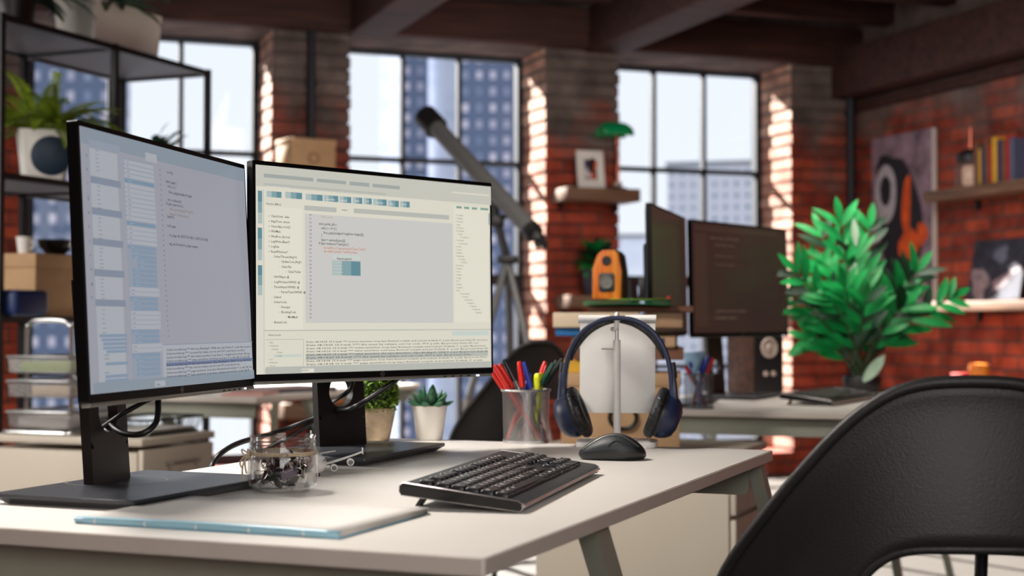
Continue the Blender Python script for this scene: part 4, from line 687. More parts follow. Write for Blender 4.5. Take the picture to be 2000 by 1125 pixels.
g = G(); g.lathe([(.001, .001), (.0215, .0), (.024, .002), (.034, .05), (.0355, .062), (.033, .063), (.030, .056), (.001, .056)], 36); g.build('pot', M['stonepot'], t, angle=50)
g = G(); g.lathe([(.001, .056), (.02, .060), (.03, .07), (.034, .09), (.031, .12), (.02, .138), (.001, .145)], 16); g.build('crown_core', M['dkleaf'], t)
g = G()
for k in range(1500):
    z = rs.uniform(0, 1); a = rs.uniform(0, 2*PI); R = .037*(1-.5*max(0, z-.55)**1.3)-.004*(z < .1)
    p = Vector((R*math.cos(a), R*math.sin(a), .058+.088*z)) if z < .93 else Vector((R*rs.random()*math.cos(a), R*rs.random()*math.sin(a), .145))
    p *= 1+rs.uniform(-.02, .02)
    d = Vector((math.cos(a)+rs.uniform(-.9, .9), math.sin(a)+rs.uniform(-.9, .9), rs.uniform(-.5, 1.0)))
    g.leaf(p-d.normalized()*.003, d, (rs.uniform(-1, 1), rs.uniform(-1, 1), 1), rs.uniform(.007, .010), .0058, .2, n=2)
g.build('foliage', M['leafg'], t)
# ---------------------------------------------------------------- headphones on a tablet stand
HX = Vector((.192, 2.745, TOP))
t = thing('tablet_stand', 'white foldable tablet stand with telescopic pole holding the blue headphones', 'tablet stand', HX, R_(-7))
g = G(); g.prism(rrect(.145, .11, .02, 6), 0, .010, X=T3((0, .0, 0)), bev=.003); g.build('base', M['white'], t)
g = G(); g.prism(rrect(.07, .06, .012, 5), .010, .013, bev=.001); g.build('base_pad', M['white'], t)
g = G(); g.cyl((0, -.01, .012), (0, -.01, .193), .0068, n=20); g.build('pole', M['white'], t)
g = G(); g.cyl((0, -.01, .19), (0, -.008, .224), .0034, n=14); g.build('inner_rod', M['silver'], t)
g = G(); g.cyl((-.003, -.01, .176), (-.028, -.012, .177), .0012, n=8); g.build('stop_pin', M['silver'], t)
g = G(); PL = T3((0, .022, .0)) @ RX(R_(-4)); g.prism([(x-.001, z+.146) for x, z in rrect(.139, .175, .008, 4)], -.0018, .0018, X=PL @ RX(PI/2)); g.build('back_plate', M['white'], t)
g = G(); g.cyl((-.071, .006, .231), (-.014, .006, .231), .0078, n=20); g.cyl((.014, .006, .231), (.071, .006, .231), .0078, n=20); g.build('hinge_roll', M['white'], t)
g = G(); g.cyl((-.016, .006, .232), (.016, .006, .232), .0048, n=14); g.build('hinge_pin', M['chrome'], t)
g = G(); g.tube(smooth([(0, .008, .238), (0, -.006, .2405), (0, -.0185, .237), (0, -.0215, .226), (-.001, -.020, .216), (-.004, -.012, .2125), (-.009, -.006, .213)]), .0040, 10); g.build('hook', M['white'], t)
t = thing('headphones', 'navy blue over-ear headphones hanging on the white stand', 'headphones', HX+Vector((0, -.0155, 0)), R_(-7))
zt = .2365
half = [(0, 0), (.018, -.0012), (.036, -.006), (.056, -.0175), (.072, -.033), (.086, -.055), (.0945, -.078), (.099, -.103), (.1005, -.125), (.1000, -.140)]
path = smooth([(-x, 0, zt+z) for x, z in reversed(half)]+[(x, 0, zt+z) for x, z in half[1:]], 6)
def band(pts, w, th, off, name, m, parent, fn=None):
    g = G(); rings = []
    for i, p in enumerate(pts):
        tg = (pts[min(i+1, len(pts)-1)]-pts[max(i-1, 0)]).normalized(); nrm = Vector((tg.z, 0, -tg.x)); nrm = -nrm if nrm.z < 0 or (abs(nrm.z) < .15 and nrm.x*p.x < 0) else nrm
        s = i/(len(pts)-1); ww = w*(fn(s) if fn else 1); tt = th*(fn(s) if fn else 1); c = p-nrm*off
        rings.append([g._v(c+Vector((0, y, 0))+nrm*k) for y, k in [(a*ww/.032, b*tt/.006) for a, b in rrect(.032, .006, .0028, 3)]])
    g.loft(rings); return g.build(name, m, parent, angle=50)
hb = band(path, .030, .0085, .0036, 'headband', M['navy'], t)
n = len(path)
for a, b in ((int(n*.17), int(n*.5)-1), (int(n*.5)+1, int(n*.83))): band(path[a:b], .024, .011, .0105, 'padding', M['pad'], hb, lambda s: max(.12, math.sin(PI*(.04+.92*s))**.55))
for sx in (-1, 1):
    # yoke from the band end down to the cup, then the cup itself
    g = G(); rings = []
    yk = [(.0985, -.104, .027, .010), (.0995, -.118, .028, .0125), (.1000, -.132, .030, .0145), (.1000, -.146, .036, .017), (.0985, -.160, .048, .020), (.0960, -.175, .062, .020), (.0880, -.195, .072, .022), (.0790, -.213, .066, .021)]
    for x, z, w, th in yk: rings.append([g._v((sx*(x+k*1.0), y, zt+z+k*.35)) for y, k in [(a*w/.032, b*th/.006) for a, b in rrect(.032, .006, .0028, 3)]])
    g.loft(rings); ec = g.build('ear_cup', M['navy'], t, angle=50)
    ax = Vector((-sx*.93, 0, .36)).normalized()             # the cushions face inward and a little up
    c0 = Vector((sx*.0840, 0, zt-.180)); Q = ax.to_track_quat('Z', 'Y').to_matrix().to_4x4(); X = T3(c0) @ Q
    sc_ = Matrix.Diagonal((1, .86, 1, 1))
    bump = RZ(0)
    g = G(); nn = 72
    g.lathe([(.002, -.028), (.022, -.0275), (.035, -.024), (.043, -.016), (.0475, -.006), (.0490, .002)], 40, X=X @ sc_); g.build('cup_shell', M['navy'], ec, angle=50)
    g = G(); g.lathe([(.0475, .002), (.0480, .006), (.0470, .0075)], 40, X=X @ sc_); g.build('cup_plate', M['black2'], ec)
    g = G(); rings = []
    for r, z in ((.0480, .0065), (.0535, .0085), (.0555, .0140), (.0535, .0210), (.0475, .0255), (.0400, .0265), (.0340, .0235), (.0305, .0150), (.0290, .0085)):
        rings.append([g._v(((r+(.0009*math.cos(24*2*PI*j/nn) if r > .044 else 0))*math.cos(2*PI*j/nn), (r+(.0009*math.cos(24*2*PI*j/nn) if r > .044 else 0))*math.sin(2*PI*j/nn), z), X @ sc_) for j in range(nn)])
    g.loft(rings, cap=(False, True)); g.build('ear_cushion', M['pad'], ec, angle=60)
    g = G(); g.lathe([(.002, -.0295), (.022, -.0285), (.0235, -.0270)], 32, X=X @ sc_); g.build('outer_disc', M['bezel'], ec)
    g = G(); s0 = path[-1] if sx > 0 else path[0]; g.tube([(sx*.0962, 0, zt-.084), (sx*.0985, 0, zt-.098), (sx*.0998, 0, zt-.112)], .0030, 8, flat=2.6); g.build('slider', M['black2'], hb)
# ---------------------------------------------------------------- black shell chairs
def make_chair(label, loc, rz, top=.9, group=None):
    # seen from behind: local +y is where the sitter faces
    t = thing('shell_chair', label, 'chair', loc, rz, group)
    outer = smooth([(0, 0), (.05, -.003), (.092, -.016), (.128, -.040), (.172, -.085), (.207, -.130), (.246, -.187), (.272, -.232), (.292, -.285), (.296, -.33), (.285, -.375), (.255, -.41)], 5)if False else [(0, 0), (.045, -.0022), (.085, -.0125), (.122, -.036), (.150, -.062), (.172, -.087), (.207, -.131), (.246, -.188), (.272, -.233), (.291, -.285), (.297, -.33), (.288, -.375), (.255, -.415)]
    inner = [(0, -.190), (.022, -.190), (.045, -.1905), (.067, -.192), (.084, -.196), (.097, -.202), (.112, -.214), (.126, -.232), (.137, -.256), (.146, -.285), (.151, -.325), (.152, -.37), (.15, -.405)]
    so = smooth([(x, 0, z) for x, z in outer], 3); si = smooth([(x, 0, z) for x, z in inner], 3); n = len(so)
    def pt(i, j, m):
        s = -1 if i < 0 else 1; i = abs(i); v = j/m; p = so[i]*(1-v)+si[i]*v
        y = 1.35*p.x**2*(1+.8*p.x) + .10*(-p.z)**1.2*(.25+1.2*abs(p.x)) - .035*math.sin(PI*min(1, -p.z/.5)) + .012*math.exp(-v*9)*-1
        return Vector((s*p.x, y, top+p.z))
    g = G(); m = 10; vs = [[g._v(pt(i, j, m)) for j in range(m+1)] for i in range(-(n-1), n)]
    for a, b in zip(vs, vs[1:]):
        for j in range(m): g.f([a[j], a[j+1], b[j+1], b[j]])
    o = g.build('backrest', M['shell'], t, solid=.009, angle=60)
    g = G(); g.tube([pt(i, 0, m)+Vector((0, -.002, -.002)) for i in range(-(n-1), n)], .0075, 10); g.build('rolled_rim', M['shell'], o, angle=60)
    g = G(); g.tube([pt(i, m, m) for i in range(-(n-1), n)], .006, 8); g.build('opening_rim', M['shell'], o, angle=60)
    def seat(u, v):
        a = 2*PI*u; r = v; x, y = .265*r*math.cos(a), .19+.235*r*math.sin(a); return (x, y, top-.43+.035*r**3-.02*max(0, math.sin(a))*r**4)
    g = G(); g.grid(seat, 40, 9, cu=True); g.build('seat', M['shell'], t, weld=True, solid=.01, angle=60)
    for sx in (-1, 1):
        for y0, y1 in ((.09, -.03), (.29, .42)):
            g = G(); g.tube([(sx*.14, y0, top-.445), (sx*.235, y1, 0)], [.012, .009], 10); g.build('leg', M['metalk'], t)
    g = G(); g.tube(smooth([(.02, .03, top-.168), (.02, .045, top-.26), (.02, .07, top-.40), (.02, .16, top-.445)]), .0075, 10); g.build('back_post', M['metalk'], t)
    return t
make_chair('black moulded shell chair with arched opening nearest the viewer, right of the front desk', Vector((.524, 1.72, 0)), R_(-4), .9)
# ---------------------------------------------------------------- chair behind the front desk
make_chair('black shell chair standing behind the front desk, seen past the pen cup', Vector((.085, 5.05, 0)), R_(48), .9)
# ---------------------------------------------------------------- carton, books and speaker on the right pedestal
CX = Vector((.302, 4.15, .62)); cr_ = R_(-6)
t = thing('storage_carton', 'tan carton with a dark ring handle under the pile of books on the right pedestal', 'box', CX, cr_)
g = G(); g.box((0, 0, .088), (.318, .22, .176), bev=.003); g.build('body', M['card'], t)
g = G(); g.box((0, 0, .191), (.326, .228, .036), bev=.003); g.build('lid', M['card'], t)
g = G(); g.tube([(.008+.036*math.cos(2*PI*i/28), -.118, .090+.030*math.sin(2*PI*i/28)) for i in range(28)], .0052, 8, closed=True); g.build('ring_handle', M['wirek'], t)
g = G(); g.lathe([(.0005, 0), (.022, .0), (.025, .002)], 24, X=T3((-.012, -.1108, .126)) @ RX(PI/2)); g.build('hand_hole', M['cardl'], t)
def make_book(name, label, loc, size, m, rz=0, page=True, group=None, cat='book', upright=False):
    w, d, h = size; t = thing(name, label, cat, loc, rz, group); k = .0025
    if upright: X = T3((0, 0, d/2)) @ RYm(PI/2) @ T3((0, 0, -h/2))   # standing: spine faces -y
    else: X = Matrix.Identity(4)
    g = G(); g.box((0, 0, k/2), (w, d, k), X=X); g.box((0, 0, h-k/2), (w, d, k), X=X); g.box((0, -d/2+k/2, h/2), (w, k, h), X=X); g.build('cover', m, t)
    g = G(); g.box((0, .003, h/2), (w-.008, d-.008, h-2*k), X=X); g.build('pages', M['paper'], t)
    return t
z = CX.z+.209
STK = [('yellow_book', 'yellow book with white pages at the bottom of the pile on the tan carton', .25, .17, .034, 'ybook', -.035, 0), ('brown_book', 'thick brown book second from the bottom of the pile on the carton', .29, .18, .034, 'brown', .02, 3),
       ('tan_book', 'tan book with a dark blue label in the middle of the pile on the carton', .28, .17, .030, 'tan', .012, -4), ('blue_book', 'bright blue book sticking out left of the white tablet stand plate', .20, .16, .022, 'bluebook', -.082, 4), ]
for nm, lab, w_, d_, h_, m_, dx, r in STK:
    b = make_book(nm, lab, CX+Vector((dx, -.01, z-CX.z)), (w_, d_, h_), M[m_], cr_+R_(r)); z += h_+.0005
    if m_ == 'tan':
        g = G(); g.box((.075, -.0856, .017), (.075, .0012, .016)); g.build('spine_label', M['nvb'], b)
t = thing('flat_box', 'pale cream flat box lid under the green folder on the pile', 'box', CX+Vector((-.067, -.02, z-CX.z)), cr_); 
g = G(); g.box((0, 0, .0205), (.232, .18, .041), bev=.003); g.build('lid', M['cardl'], t)
t = thing('flat_box', 'small tan box beside the cream box lid under the green folder', 'box', CX+Vector((.112, -.01, z-CX.z)), cr_)
g = G(); g.box((0, 0, .0195), (.110, .16, .039), bev=.002); g.build('body', M['tan'], t)
z += .0415
make_book('brown_notebook', 'long brown notebook sticking out right under the green folder', CX+Vector((.055, .01, z-CX.z)), (.285, .16, .018), M['brown'], cr_); z += .0185
t = thing('document_folder', 'green plastic folder lying on top of the pile of books', 'folder', CX+Vector((.015, -.03, z-CX.z)), cr_+R_(1))
g = G(); g.grid(lambda u, v: (-.118+.236*u, -.10+.19*v, .001+.004*math.sin(PI*u)*(1-v)), 12, 6); g.build('lower_cover', M['gfolder'], t, solid=.002)
g = G(); g.grid(lambda u, v: (-.118+.236*u, -.10+.19*v, .014-.007*abs(2*u-1.1)*(1-v)), 12, 6); g.build('upper_cover', M['gfolder'], t, solid=.002)
g = G(); g.grid(lambda u, v: (-.05+.165*u, -.095+.18*v, .0165), 4, 4); g.build('lime_sheet', M['gvis'], t, solid=.0015)
g = G(); g.cyl((.112, -.098, .018), (.112, -.098, .024), .005, n=12); g.build('red_knob', M['red'], t)
zs = z+.018
t = thing('bookshelf_speaker', 'small orange plywood speaker with black sides on top of the book pile', 'speaker', CX+Vector((-.030, .0, zs-CX.z)), R_(-15))
pf = [(-.040, 0), (.040, 0), (.040, .075), (.033, .122), (.022, .134), (-.012, .134), (-.026, .122), (-.040, .082)]
g = G(); g.prism(pf, -.006, .006, X=T3((0, -.046, 0)) @ RX(PI/2), bev=.003); g.build('front_panel', M['orange'], t)
g = G(); g.prism(pf, -.045, .040, X=T3((0, .004, 0)) @ RX(PI/2)); g.build('cabinet', M['black'], t)
g = G(); g.lathe([(.002, -.0005), (.009, -.002), (.0125, .0015), (.0135, .0)], 24, X=T3((.0, -.0525, .104)) @ RX(PI/2)); g.build('tweeter', M['conek'], t)
g = G(); g.prism(rrect(.044, .052, .008, 4), 0, .003, X=T3((.0, -.052, .045)) @ RX(PI/2), bev=.001); w_ = g.build('woofer_plate', M['conek'], t)
g = G(); g.lathe([(.001, .006), (.006, .0055), (.008, .0035), (.016, .006), (.018, .0045)], 24, X=T3((.0, -.0525, .045)) @ RX(PI/2)); g.build('woofer', M['grill'], w_)
# ---------------------------------------------------------------- back desk
dk_boxes = [(.02, .93, .9, .97, 1), (.02, .06, .14, .9, 1), (.17, .12, .42, .15, 1)]
dk_texts = [(.17, .86, .022, 'public static void module', 0, .30), (.22, .80, .018, 'loader.page source', 0, .2), (.22, .19, .026, 'system.resource value', 0, .32), (.22, .13, .022, 'assign value', 0, .22), (.22, .70, .016, 'while page resource', 0, .2), (.22, .62, .016, 'loop base compile', 0, .2)]
dm = [M['dscreen'], glow('dim_panel', (64, 48, 41), .7, .5)]; dt = [M['dtext']]
make_monitor('right of the two dark brownish monitors on the back desk', Vector((.705, 5.18, BT)), R_(52), (.784, 5.118, 1.112), R_(1), dk_boxes, dk_texts, dm, dt, (.78, 5.16, 0), R_(64), 'dark monitors on the back desk', .645, .362, 'black2')
make_monitor('left of the two dark monitors on the back desk, turned almost edge-on', Vector((.40, 4.66, BT)), R_(74.7), (.483, 4.577, 1.118), R_(1), [], [], [M['dscreen']], [], (.50, 4.73, 0), R_(64), 'dark monitors on the back desk', .645, .362, 'black2')
t = thing('desktop_speaker', 'dark walnut speaker with a pale cone under the right dark monitor', 'speaker', (.905, 5.60, BT), R_(26))
g = G(); g.box((0, 0, .117), (.135, .17, .234), bev=.004); g.build('cabinet', M['dwood'], t)
g = G(); g.box((0, -.087, .117), (.125, .004, .224)); fp = g.build('baffle', M['conek'], t)
g = G(); g.lathe([(.002, .012), (.012, .010), (.018, .003), (.034, .008), (.038, .004)], 28, X=T3((0, -.087, .165)) @ RX(PI/2)); g.build('woofer', M['cone'], fp)
for x in (-.016, .018):
    g = G(); g.lathe([(.001, .008), (.009, .007), (.010, .0)], 18, X=T3((x, -.089, .07)) @ RX(PI/2)); g.build('control_knob', M['cone'], fp)
k2 = copy_tree(kb); k2.location = (.985, 4.62, BT); k2.rotation_euler.z = R_(60); k2.scale = (1.12, 1.12, 1.12); k2['label'] = 'black keyboard on the back desk in front of the big leafy plant'
# pen cup on the back desk
BC = Vector((.561, 4.515, BT)); t = thing('pen_holder', 'dark mesh cup with blue pens on the back desk behind the headphones', 'pen cup', BC)
g = G(); 
for sg in (-1, 1):
    for k in range(48):
        prev = None
        for i in range(13):
            v = i/12; a = 2*PI*k/48+sg*v*1.6; cur = [g._v((.044*math.cos(a+e*.016), .044*math.sin(a+e*.016), .003+.1*v)) for e in (-1, 1)]
            if prev: g.f([prev[0], prev[1], cur[1], cur[0]])
            prev = cur
g.build('mesh_wall', M['tele'], t, flat=True)
g = G(); g.tube([(.045*math.cos(2*PI*i/32), .045*math.sin(2*PI*i/32), .103) for i in range(32)], .0022, 6, closed=True); g.build('rim', M['tele'], t)
g = G(); g.lathe([(.001, .0), (.045, .0), (.046, .005), (.001, .005)], 32); g.build('base_ring', M['tele'], t)
_pc = PC; PC = BC
for cap, top, bot, body, lab in (('blue', (.028, -.01, .158), (-.02, .01, .007), 'blue', 'thick blue pen leaning right in the back desk pen cup'), ('blue', (.008, .012, .160), (.0, -.02, .007), 'blue', 'upright blue pen in the back desk pen cup'), ('red', (.046, .01, .150), (-.024, -.01, .007), 'clear', 'red pen leaning right in the back desk pen cup'),
                                 ('blue', (-.030, -.012, .140), (.02, .012, .007), 'clear', 'blue pen leaning left in the back desk pen cup'), ('red', (-.038, .012, .125), (.024, -.006, .007), 'clear', 'short red pen at the left of the back desk pen cup')):
    make_pen(lab, cap, top, bot, body, .05, r=.0052)
PC = _pc
for o in list(COL.objects):
    if o.get('group') == 'pens in the mesh cup' and 'back desk' in o.get('label', ''): o['group'] = 'pens in the back desk cup'
t = thing('sticky_note', 'light blue folded paper sticking up from the back desk pen cup', 'paper', BC+Vector((-.012, -.014, .085)), 0)
g = G(); g.poly([(-.034, 0, .082), (.030, .004, .088), (.020, .004, .055), (-.002, 0, .0), (-.010, 0, .03), (-.030, 0, .05)]); g.build('sheet', mat('pale_blue_paper', (150, 186, 214), .7), t, solid=.0015)
# big plant on the back desk
PB = Vector((1.262, 5.42, BT)); t = thing('leafy_plant', 'big leafy green plant with arching stems in a black pot on the back desk', 'potted plant', PB)
g = G(); g.lathe([(.001, .0), (.05, .0), (.066, .02), (.070, .055), (.064, .066), (.058, .060), (.001, .055)], 28); g.build('pot', M['pad'], t)
rp = random.Random(21)
tips = [(1552, 530), (1545, 575), (1582, 662), (1604, 455), (1641, 432), (1700, 442), (1603, 516), (1618, 580), (1760, 555), (1858, 582), (1792, 530), (1768, 596), (1650, 560), (1690, 590), (1640, 640), (1742, 640), (1668, 500)]
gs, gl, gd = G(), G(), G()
for i, (px, py) in enumerate(tips):
    dyy = rp.uniform(-.14, .16); tip = ray(px, py, PB.y+dyy)-PB; b = Vector((rp.uniform(-.03, .03), rp.uniform(-.03, .03), .055))
    mid = b.lerp(tip, .5)+Vector((0, 0, .035+.02*rp.random())); pts = smooth([b, mid, tip], 8); n = len(pts)
    gs.tube(pts, [.0058*(1-.7*k/n) for k in range(n)], 6)
    for k in range(5, n, 2):
        tg = (pts[k]-pts[k-1]).normalized(); L = .095+.045*math.sin(PI*k/n)
        for s in (-1, 1):
            sd = tg.cross(Vector((rp.uniform(-.4, .4), -1, rp.uniform(-.3, .3)))).normalized()*s
            d = (tg*.8+sd*.75+Vector((0, rp.uniform(-.5, .2), .1))).normalized()
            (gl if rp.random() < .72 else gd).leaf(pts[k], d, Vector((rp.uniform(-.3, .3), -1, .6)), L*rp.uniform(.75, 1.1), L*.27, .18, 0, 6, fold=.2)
    gl.leaf(tip, (tip-mid), Vector((0, -1, .5)), .09, .03, .1, 0, 6)
gs.build('stems', M['stem'], t); gl.build('leaves', M['zz'], t, angle=60)
gd.build('shade_toned_leaves', M['dkleaf'], t, angle=60)['label'] = 'leaves coloured dark as shade'  # darker green stands in for shade on scattered leaves
g = G(); g.leaf(ray(1686, 745, PB.y-.07)-PB, (.30, 0, .36), (0, -1, 0), .125, .042, .05, 0, 8); g.leaf(ray(1655, 570, PB.y-.1)-PB, (.12, 0, .4), (0, -1, .2), .11, .034, .05, 0, 8); g.leaf(ray(1672, 480, PB.y-.1)-PB, (-.03, 0, .4), (0, -1, .2), .10, .026, .05, 0, 8)
g.build('sun_toned_leaves', M['paleleaf'], t, angle=60)['label'] = 'leaves coloured pale as sunlit'  # pale colour stands in for sun on a few leaves
# ---------------------------------------------------------------- telescope
t = thing('telescope', 'grey refractor telescope on a tall tripod in front of the middle window', 'telescope', (-.06, 6.62, 0))
B = Vector((-.06, 6.62, 0)); a, b = ray(846, 243, 7.0)-B, ray(1036, 448, 6.52)-B; d = (b-a).normalized()
g = G(); g.cyl(a, b, .040, n=28); g.build('tube', M['tele'], t)
g = G(); g.cyl(a-d*.075, a+d*.035, .056, n=28); g.build('dew_shield', M['black'], t)
g = G(); g.lathe([(.001, .003), (.046, .001), (.052, 0)], 24, X=T3(a-d*.0755) @ (-d).to_track_quat('Z', 'Y').to_matrix().to_4x4()); g.build('objective_lens', M['bezel'], t)
e = b+d*.10
g = G(); g.cyl(b-d*.004, b+d*.035, .043, n=24); g.cyl(b+d*.03, b+d*.075, .028, n=20); g.cyl(b+d*.07, e, .022, n=18); g.build('focuser', M['black'], t)
s_ = d.cross(Vector((0, 1, 0))).normalized(); 
g = G(); g.cyl(e-d*.012-s_*-.006, e-d*.012-s_*.035, .017, n=16); g.cyl(e-d*.005, e+d*.02, .017, n=16); g.build('eyepiece', M['black'], t)
g = G(); g.cyl(b+d*.05-Vector((0, .05, 0)), b+d*.05+Vector((0, .05, 0)), .014, n=16); g.build('focus_knob', M['black'], t)
m = a.lerp(b, .62); hub = Vector((m.x+.02, m.y, m.z-.15))
g = G(); g.cyl(m+Vector((0, 0, -.03)), hub, .022, n=16); g.box(hub, (.075, .075, .05), bev=.008); g.cyl(hub+Vector((-.07, 0, .02)), hub+Vector((.07, 0, .02)), .010, n=12); g.build('mount', M['black'], t)
hb2 = Vector((hub.x+.05, hub.y, 1.245)) 
g = G(); g.tube([hub, hub+Vector((.02, 0, -.06)), hb2], .018, 12); g.box(hb2, (.09, .08, .035), bev=.006); g.build('tripod_head', M['black'], t)
for ang in (R_(-40), R_(85), R_(205)):
    f_ = hb2+Vector((.38*math.cos(ang), .38*math.sin(ang), 0)); f_.z = 0; k_ = hb2.lerp(f_, .52)
    g = G(); g.tube([hb2, k_], .017, 10); lg = g.build('leg', M['tele'], t)
    g = G(); g.tube([k_, f_], .012, 10); g.cyl(k_+Vector((0, 0, .03)), k_-Vector((0, 0, .03)), .021, n=12); g.build('lower_leg', M['silver'], lg)
# ---------------------------------------------------------------- shelves on the pillars
def wall_shelf(label, s0, s1, z, th=.075, n0=8.125, n1=8.388, wallrz=RY):
    t = thing('wall_shelf', label, 'shelf', rm((s0+s1)/2, (n0+n1)/2, z), RY)
    g = G(); g.box((0, 0, th/2), (s1-s0, n1-n0, th), bev=.003); g.build('board', M['shelfw'], t)
    for x in (-(s1-s0)/2+.06, (s1-s0)/2-.06):
        g = G(); g.box((x, (n1-n0)/2-.01, -.02), (.02, .02, .04)); g.build('bracket', M['metalk'], t)
    return t
wall_shelf('wooden wall shelf on the middle pillar carrying the picture frame and banker lamp', 3.325, 3.80, 1.685)
wall_shelf('wooden wall shelf on the middle pillar carrying the dark bushy plant', 3.345, 3.80, 1.05)
wall_shelf('wooden wall shelf on the left pillar carrying the carton with ring handle', 1.60, 2.10, 1.71)
wall_shelf('low wooden wall shelf on the left pillar seen under the desk behind the monitors', 1.66, 2.10, .435, .085)
t = thing('photo_frame', 'white picture frame with orange and dark picture leaning on the upper wall shelf', 'picture frame', rm(3.515, 8.20, 1.761), RY)
FX = RX(R_(-9)) @ T3((0, 0, .115))
g = G()
for c, s in (((0, 0, .105), (.17, .018, .022)), ((0, 0, -.105), (.17, .018, .022)), ((-.076, 0, 0), (.02, .018, .21)), ((.076, 0, 0), (.02, .018, .21))): g.box(c, s, bev=.002, X=FX)
g.build('frame', M['white'], t)
g = G(); g.box((0, .004, 0), (.14, .004, .2), X=FX); g.build('mount_board', M['paper'], t)
g = G(); g.poly([(x, .0014, z) for x, z in ((-.036, -.058), (.040, -.058), (.040, .062), (-.036, .062))], 0, FX)
def blob(g, cx, cz, rx, rz, m, y, X, n=16, wob=0, seed=1, rot=0):
    r = random.Random(seed); ph = r.uniform(0, 6)
    P = []
    for i in range(n):
        a = 2*PI*i/n; k = 1+wob*math.sin(3*a+ph)+wob*.6*math.sin(5*a+2*ph); x0, z0 = rx*k*math.cos(a), rz*k*math.sin(a)
        P.append((cx+x0*math.cos(rot)-z0*math.sin(rot), y, cz+x0*math.sin(rot)+z0*math.cos(rot)))
    g.poly(P, m, X)
blob(g, .018, .012, .018, .050, 1, .0011, FX, wob=.12, seed=2, rot=-.5); blob(g, .012, -.038, .020, .018, 1, .0010, FX, wob=.1, seed=3); blob(g, -.018, -.022, .020, .030, 2, .0008, FX, wob=.08, seed=5); blob(g, -.014, .030, .016, .020, 3, .0006, FX, wob=.15, seed=7)
ART = [mat('art_night_blue', (34, 36, 52), .7), mat('art_orange', (206, 82, 38), .7, var=.25), mat('art_pale', (206, 200, 206), .7, var=.15), mat('art_violet', (70, 60, 100), .7)]
g.build('picture', ART, t, flat=True)
g = G(); g.box((0, .05, -.02), (.03, .004, .18), X=RX(R_(20)) @ T3((0, .0, .10))); g.build('easel_back', M['black'], t)
# banker lamp
t = thing('banker_lamp', 'banker lamp with green glass shade on the upper wall shelf', 'lamp', rm(3.712, 8.26, 1.761), RY)
g = G(); g.lathe([(.001, .0), (.062, .0), (.064, .008), (.05, .016), (.02, .022), (.001, .024)], 28); g.build('base', M['metalk'], t)
g = G(); g.tube(smooth([(.0, 0, .02), (.0, 0, .16), (.0, .01, .30), (-.015, .0, .355)]), .0085, 10); g.build('stem', M['copper'], t)
g = G(); g.grid(lambda u, v: (-.10+.20*u-.02, .07*math.cos(PI*v)*(1-.15*abs(2*u-1)**3), .325+.085*math.sin(PI*v)**.7*(1-.35*abs(2*u-1)**4)), 14, 13); g.build('shade', M['lampg'], t, solid=.004)
g = G(); g.lathe([(.001, .03), (.024, .026), (.028, .0)], 18, X=T3((-.02, -.045, .02))); g.build('switch_cap', M['cone'], t)
# dark plant on the lower shelf
t = thing('bushy_plant', 'dark bushy plant in a slate pot on the lower wall shelf of the middle pillar', 'potted plant', rm(3.545, 8.20, 1.126), RY)
g = G(); g.lathe([(.001, 0), (.066, 0), (.07, .01), (.088, .15), (.080, .15), (.074, .14), (.001, .14)], 26); g.build('pot', mat('slate_pot', (52, 56, 72), .5), t)
g = G(); gg = G(); rb = random.Random(5)
for k in range(150):
    a, el = rb.uniform(0, 2*PI), rb.uniform(-.25, 1.4); d = Vector((math.cos(a)*math.cos(el), math.sin(a)*math.cos(el), math.sin(el)))
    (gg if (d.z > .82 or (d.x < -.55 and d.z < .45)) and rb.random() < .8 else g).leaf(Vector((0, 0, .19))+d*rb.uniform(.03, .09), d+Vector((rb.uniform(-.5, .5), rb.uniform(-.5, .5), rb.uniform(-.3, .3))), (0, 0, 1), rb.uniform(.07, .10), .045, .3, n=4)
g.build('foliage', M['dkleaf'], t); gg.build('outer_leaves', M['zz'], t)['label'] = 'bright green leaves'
# carton with ring handle on the left pillar shelf
t = thing('storage_carton', 'pale carton with a ring handle on the left pillar shelf above the lit monitor', 'box', rm(1.80, 8.235, 1.786), RY+R_(12))
g = G(); g.box((0, 0, .08), (.27, .20, .16), bev=.004); g.build('body', M['card'], t)
g = G(); g.box((0, 0, .176), (.278, .208, .034), bev=.004); g.build('lid', M['card'], t)
g = G(); g.tube([(.030*math.cos(2*PI*i/20), -.1045, .085+.026*math.sin(2*PI*i/20)) for i in range(20)], .006, 6, closed=True); g.build('ring_handle', M['tape'], t)
t = thing('storage_box', 'orange brown box on the low wall shelf under the left desk', 'box', rm(1.93, 8.25, .521), RY)
g = G(); g.box((0, 0, .045), (.24, .16, .09), bev=.004); g.build('body', M['orange'], t)
# ---------------------------------------------------------------- right wall
RW = RY-PI/2                                           # local x runs along the wall, -y faces the room
t = thing('wall_canvas', 'large dark abstract canvas with a grey ring and orange shapes on the right wall', 'painting', rm(SC-.018, 7.855, 1.07), RW)
g = G(); g.box((0, 0, .53), (.63, .034, 1.06), bev=.003); g.build('canvas', M['paper'], t)
A2M = [mat('art_mauve', (128, 108, 122), .8, var=.55, scale=9), mat('art_black', (26, 26, 36), .8, var=.3), mat('art_grey', (176, 172, 180), .8, var=.18), mat('art_flame', (214, 84, 26), .8, var=.3, scale=16), mat('art_rose', (176, 140, 138), .8, var=.4, scale=18)]
g = G(); I = Matrix.Identity(4)
g.poly([(-.315, -.0178, .0), (.315, -.0178, .0), (.315, -.0178, 1.06), (-.315, -.0178, 1.06)], 0)
blob(g, -.04, .56, .22, .40, 1, -.0184, I, 30, .12, 4, .15); blob(g, .10, .50, .10, .34, 1, -.0186, I, 24, .12, 8, .2); blob(g, -.05, .20, .20, .17, 1, -.0186, I, 24, .15, 9)
